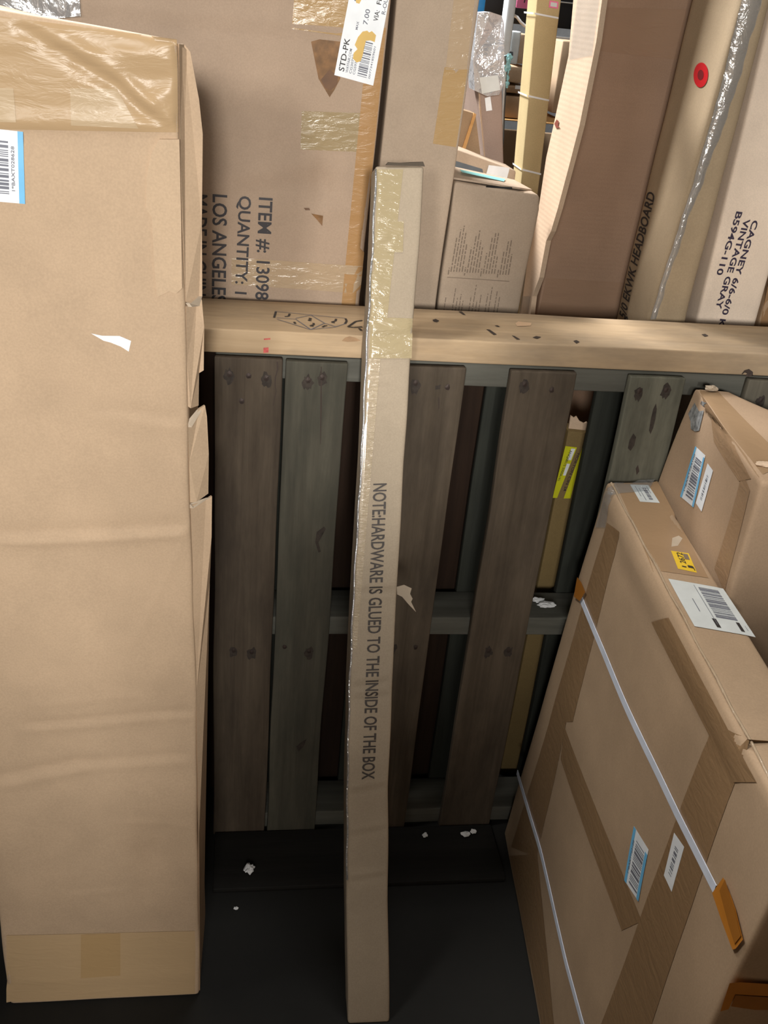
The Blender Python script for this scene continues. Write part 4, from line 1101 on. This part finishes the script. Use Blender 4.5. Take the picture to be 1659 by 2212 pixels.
tube('stem', [at_y(1090, 120, 2.5), at_y(1092, 150, 2.5), at_y(1089, 190, 2.5), at_y(1086, 240, 2.5), at_y(1084, 300, 2.5), at_z(1084, 300, 0) * 0 + V3(at_y(1084, 300, 2.5)[0], 2.5, 0)], .006, M_metal, t)
t = thing('steel_bar', 'grey steel bars of the far rack at the top right gap', 'bar', tuple(at_y(1230, 60, 3.3)))
for p0, p1 in (((1205, 2), (1260, 10)), ((1200, 78), (1260, 86))):
    rk_box('bar', p0, p1, .04, M_metal, t, Y=3.3)
t = thing('carton', 'grey-brown carton in the gap right of the tan strapped box', 'carton', tuple(at_y(1220, 200, 3.1)))
rk_box('body', (1203, 86), (1260, 250), .2, M_tan, t, Y=3.15)

# ------------------------------------------------------------------ seen through the pallet gaps
yb = thing('carton', 'narrow carton with two lemon yellow stickers, seen through the pallet gap', 'carton', (.59, 1.55, 0))
Yy = 1.535
tl, tr = at_y(1228, 931, Yy), at_y(1274, 937, Yy)
bl_, br_ = at_y(1186, 1120, Yy), at_y(1240, 1120, Yy)
YB = Box([[V3(tl[0] - .004, Yy, 0), V3(tr[0] + .012, Yy, 0), V3(tr[0] + .012, Yy + .04, 0), V3(tl[0] - .004, Yy + .04, 0)], [tl, tr + V3(.012, 0, 0), tr + V3(.012, .04, 0), tl + V3(0, .04, 0)]], n=(4, 2, 20), r=.002, amp=.0008)
YB.make('body', card('kraft_olive', (.22, .155, .065)), yb)
tp = [at_y(x, y, Yy + .012) for x, y in ((1227, 934), (1233, 898), (1241, 903), (1246, 900), (1252, 910), (1262, 915), (1268, 912), (1275, 920), (1276, 940))]
solid_sheet('torn_lid', tp, (0, .004, 0), M_pale, yb)
o, c = decal(YB, 'front', 'yellow_sticker', [(1193, 1075), (1203, 1075), (1246, 966), (1221, 963)], M_lemon, yb, off=.001)
o2 = print_text(YB, 'front', 'printed_text', 'ANQ0B1/2 23004192', [YB.put(*p, 'front') for p in ((1229, 972), (1203, 1038), (1208, 1038), (1236, 972))], M_ink, o, off=.0016, bold=.01)
bars(YB, 'front', 'white_mark', c, [(.55, .75, .9, .97), (.6, .45, .95, .68)], M_paper, o, off=.0014)
o, c = decal(YB, 'front', 'yellow_sticker', [(1217, 1076), (1232, 1076), (1259, 968), (1258, 966)], M_lemon, yb, off=.001)
print_text(YB, 'front', 'printed_text', 'HORTON CIN 24', [YB.put(*p, 'front') for p in ((1247, 978), (1216, 1060), (1222, 1060), (1252, 980))], M_ink, yb, off=.0012, bold=.005)
cs = thing('lit_edge_strip', 'added pale strip painting a lit board edge in the gap beside the lemon stickers', 'cardboard', (.62, 1.51, 0))
Yx = 1.515
sp = [at_y(x, y, Yx) for x, y in ((1297, 830), (1305, 830), (1291, 905), (1279, 950), (1268, 985), (1262, 984), (1274, 935), (1286, 890))]
solid_sheet('strip', sp + [], (.0, .006, 0), M_pale, cs)  # pale colour paints a board edge lit from behind
solid_sheet('strip_foot', [at_y(1262, 984, Yx), at_y(1268, 985, Yx), V3(at_y(1268, 985, Yx)[0] + .004, Yx, 0), V3(at_y(1262, 984, Yx)[0], Yx, 0)], (0, .006, 0), M_dk, cs)

dp = thing('panel', 'added dark reddish brown board behind the pallet, standing in for shade in its gaps', 'panel', (0, 1.52, 0))  # added sheet, its colour painting the shade behind the pallet
cuboid(-.6, .545, 1.515, 1.527, 0, .985, n=(20, 1, 16), r=.002, amp=.001, seed=33).make('board', wood('gap_shade_board', (.020, .011, .007), (.036, .020, .012), (.012, .008, .006), rough=.9), dp)

# ------------------------------------------------------------------ floor plank and litter
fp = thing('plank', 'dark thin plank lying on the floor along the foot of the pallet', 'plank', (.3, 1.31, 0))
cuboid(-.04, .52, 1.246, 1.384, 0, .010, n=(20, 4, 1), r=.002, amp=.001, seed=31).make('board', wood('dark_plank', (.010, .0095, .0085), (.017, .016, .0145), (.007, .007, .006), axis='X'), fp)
def bit(px, py, z, size, seed, lab, mat=M_scrap, grp=None):
    p = at_z(px, py, z); p[2] = z + size[2] * .9
    return scrap('paper_scrap', p, size, mat, lab, seed=seed, group=grp)
bit(538, 1880, .011, (.0085, .010, .006), 1, 'bright white crumpled paper scrap on the floor plank near the left carton')
bit(510, 1963, .0, (.004, .003, .002), 2, 'tiny pale scrap on bare floor, nearest the left carton')
bit(918, 1806, .012, (.005, .005, .003), 3, 'small white scrap at the pallet foot, right of the leaning long box')
bit(1005, 1803, .012, (.009, .006, .003), 5, 'cluster of pale crumbs at the foot of the fourth pallet board')
bit(1022, 1798, .012, (.006, .005, .003), 6, 'pale crumb right of the crumb cluster at the pallet foot')
bit(1016, 1885, .0, (.004, .003, .002), 7, 'dim tiny speck on the floor in front of the crumb cluster')
p = at_y(1178, 1328, 1.44); p[2] = .517
scrap('paper_scrap', p, (.016, .007, .005), M_scrap, 'larger white torn scrap on the middle pallet stringer', seed=8)
p = at_y(1158, 1316, 1.455); p[2] = .517
scrap('paper_scrap', p, (.011, .005, .004), M_scrap, 'smaller white torn scrap behind the larger one on the stringer', seed=12)
p = at_y(972, 1516, 1.42);
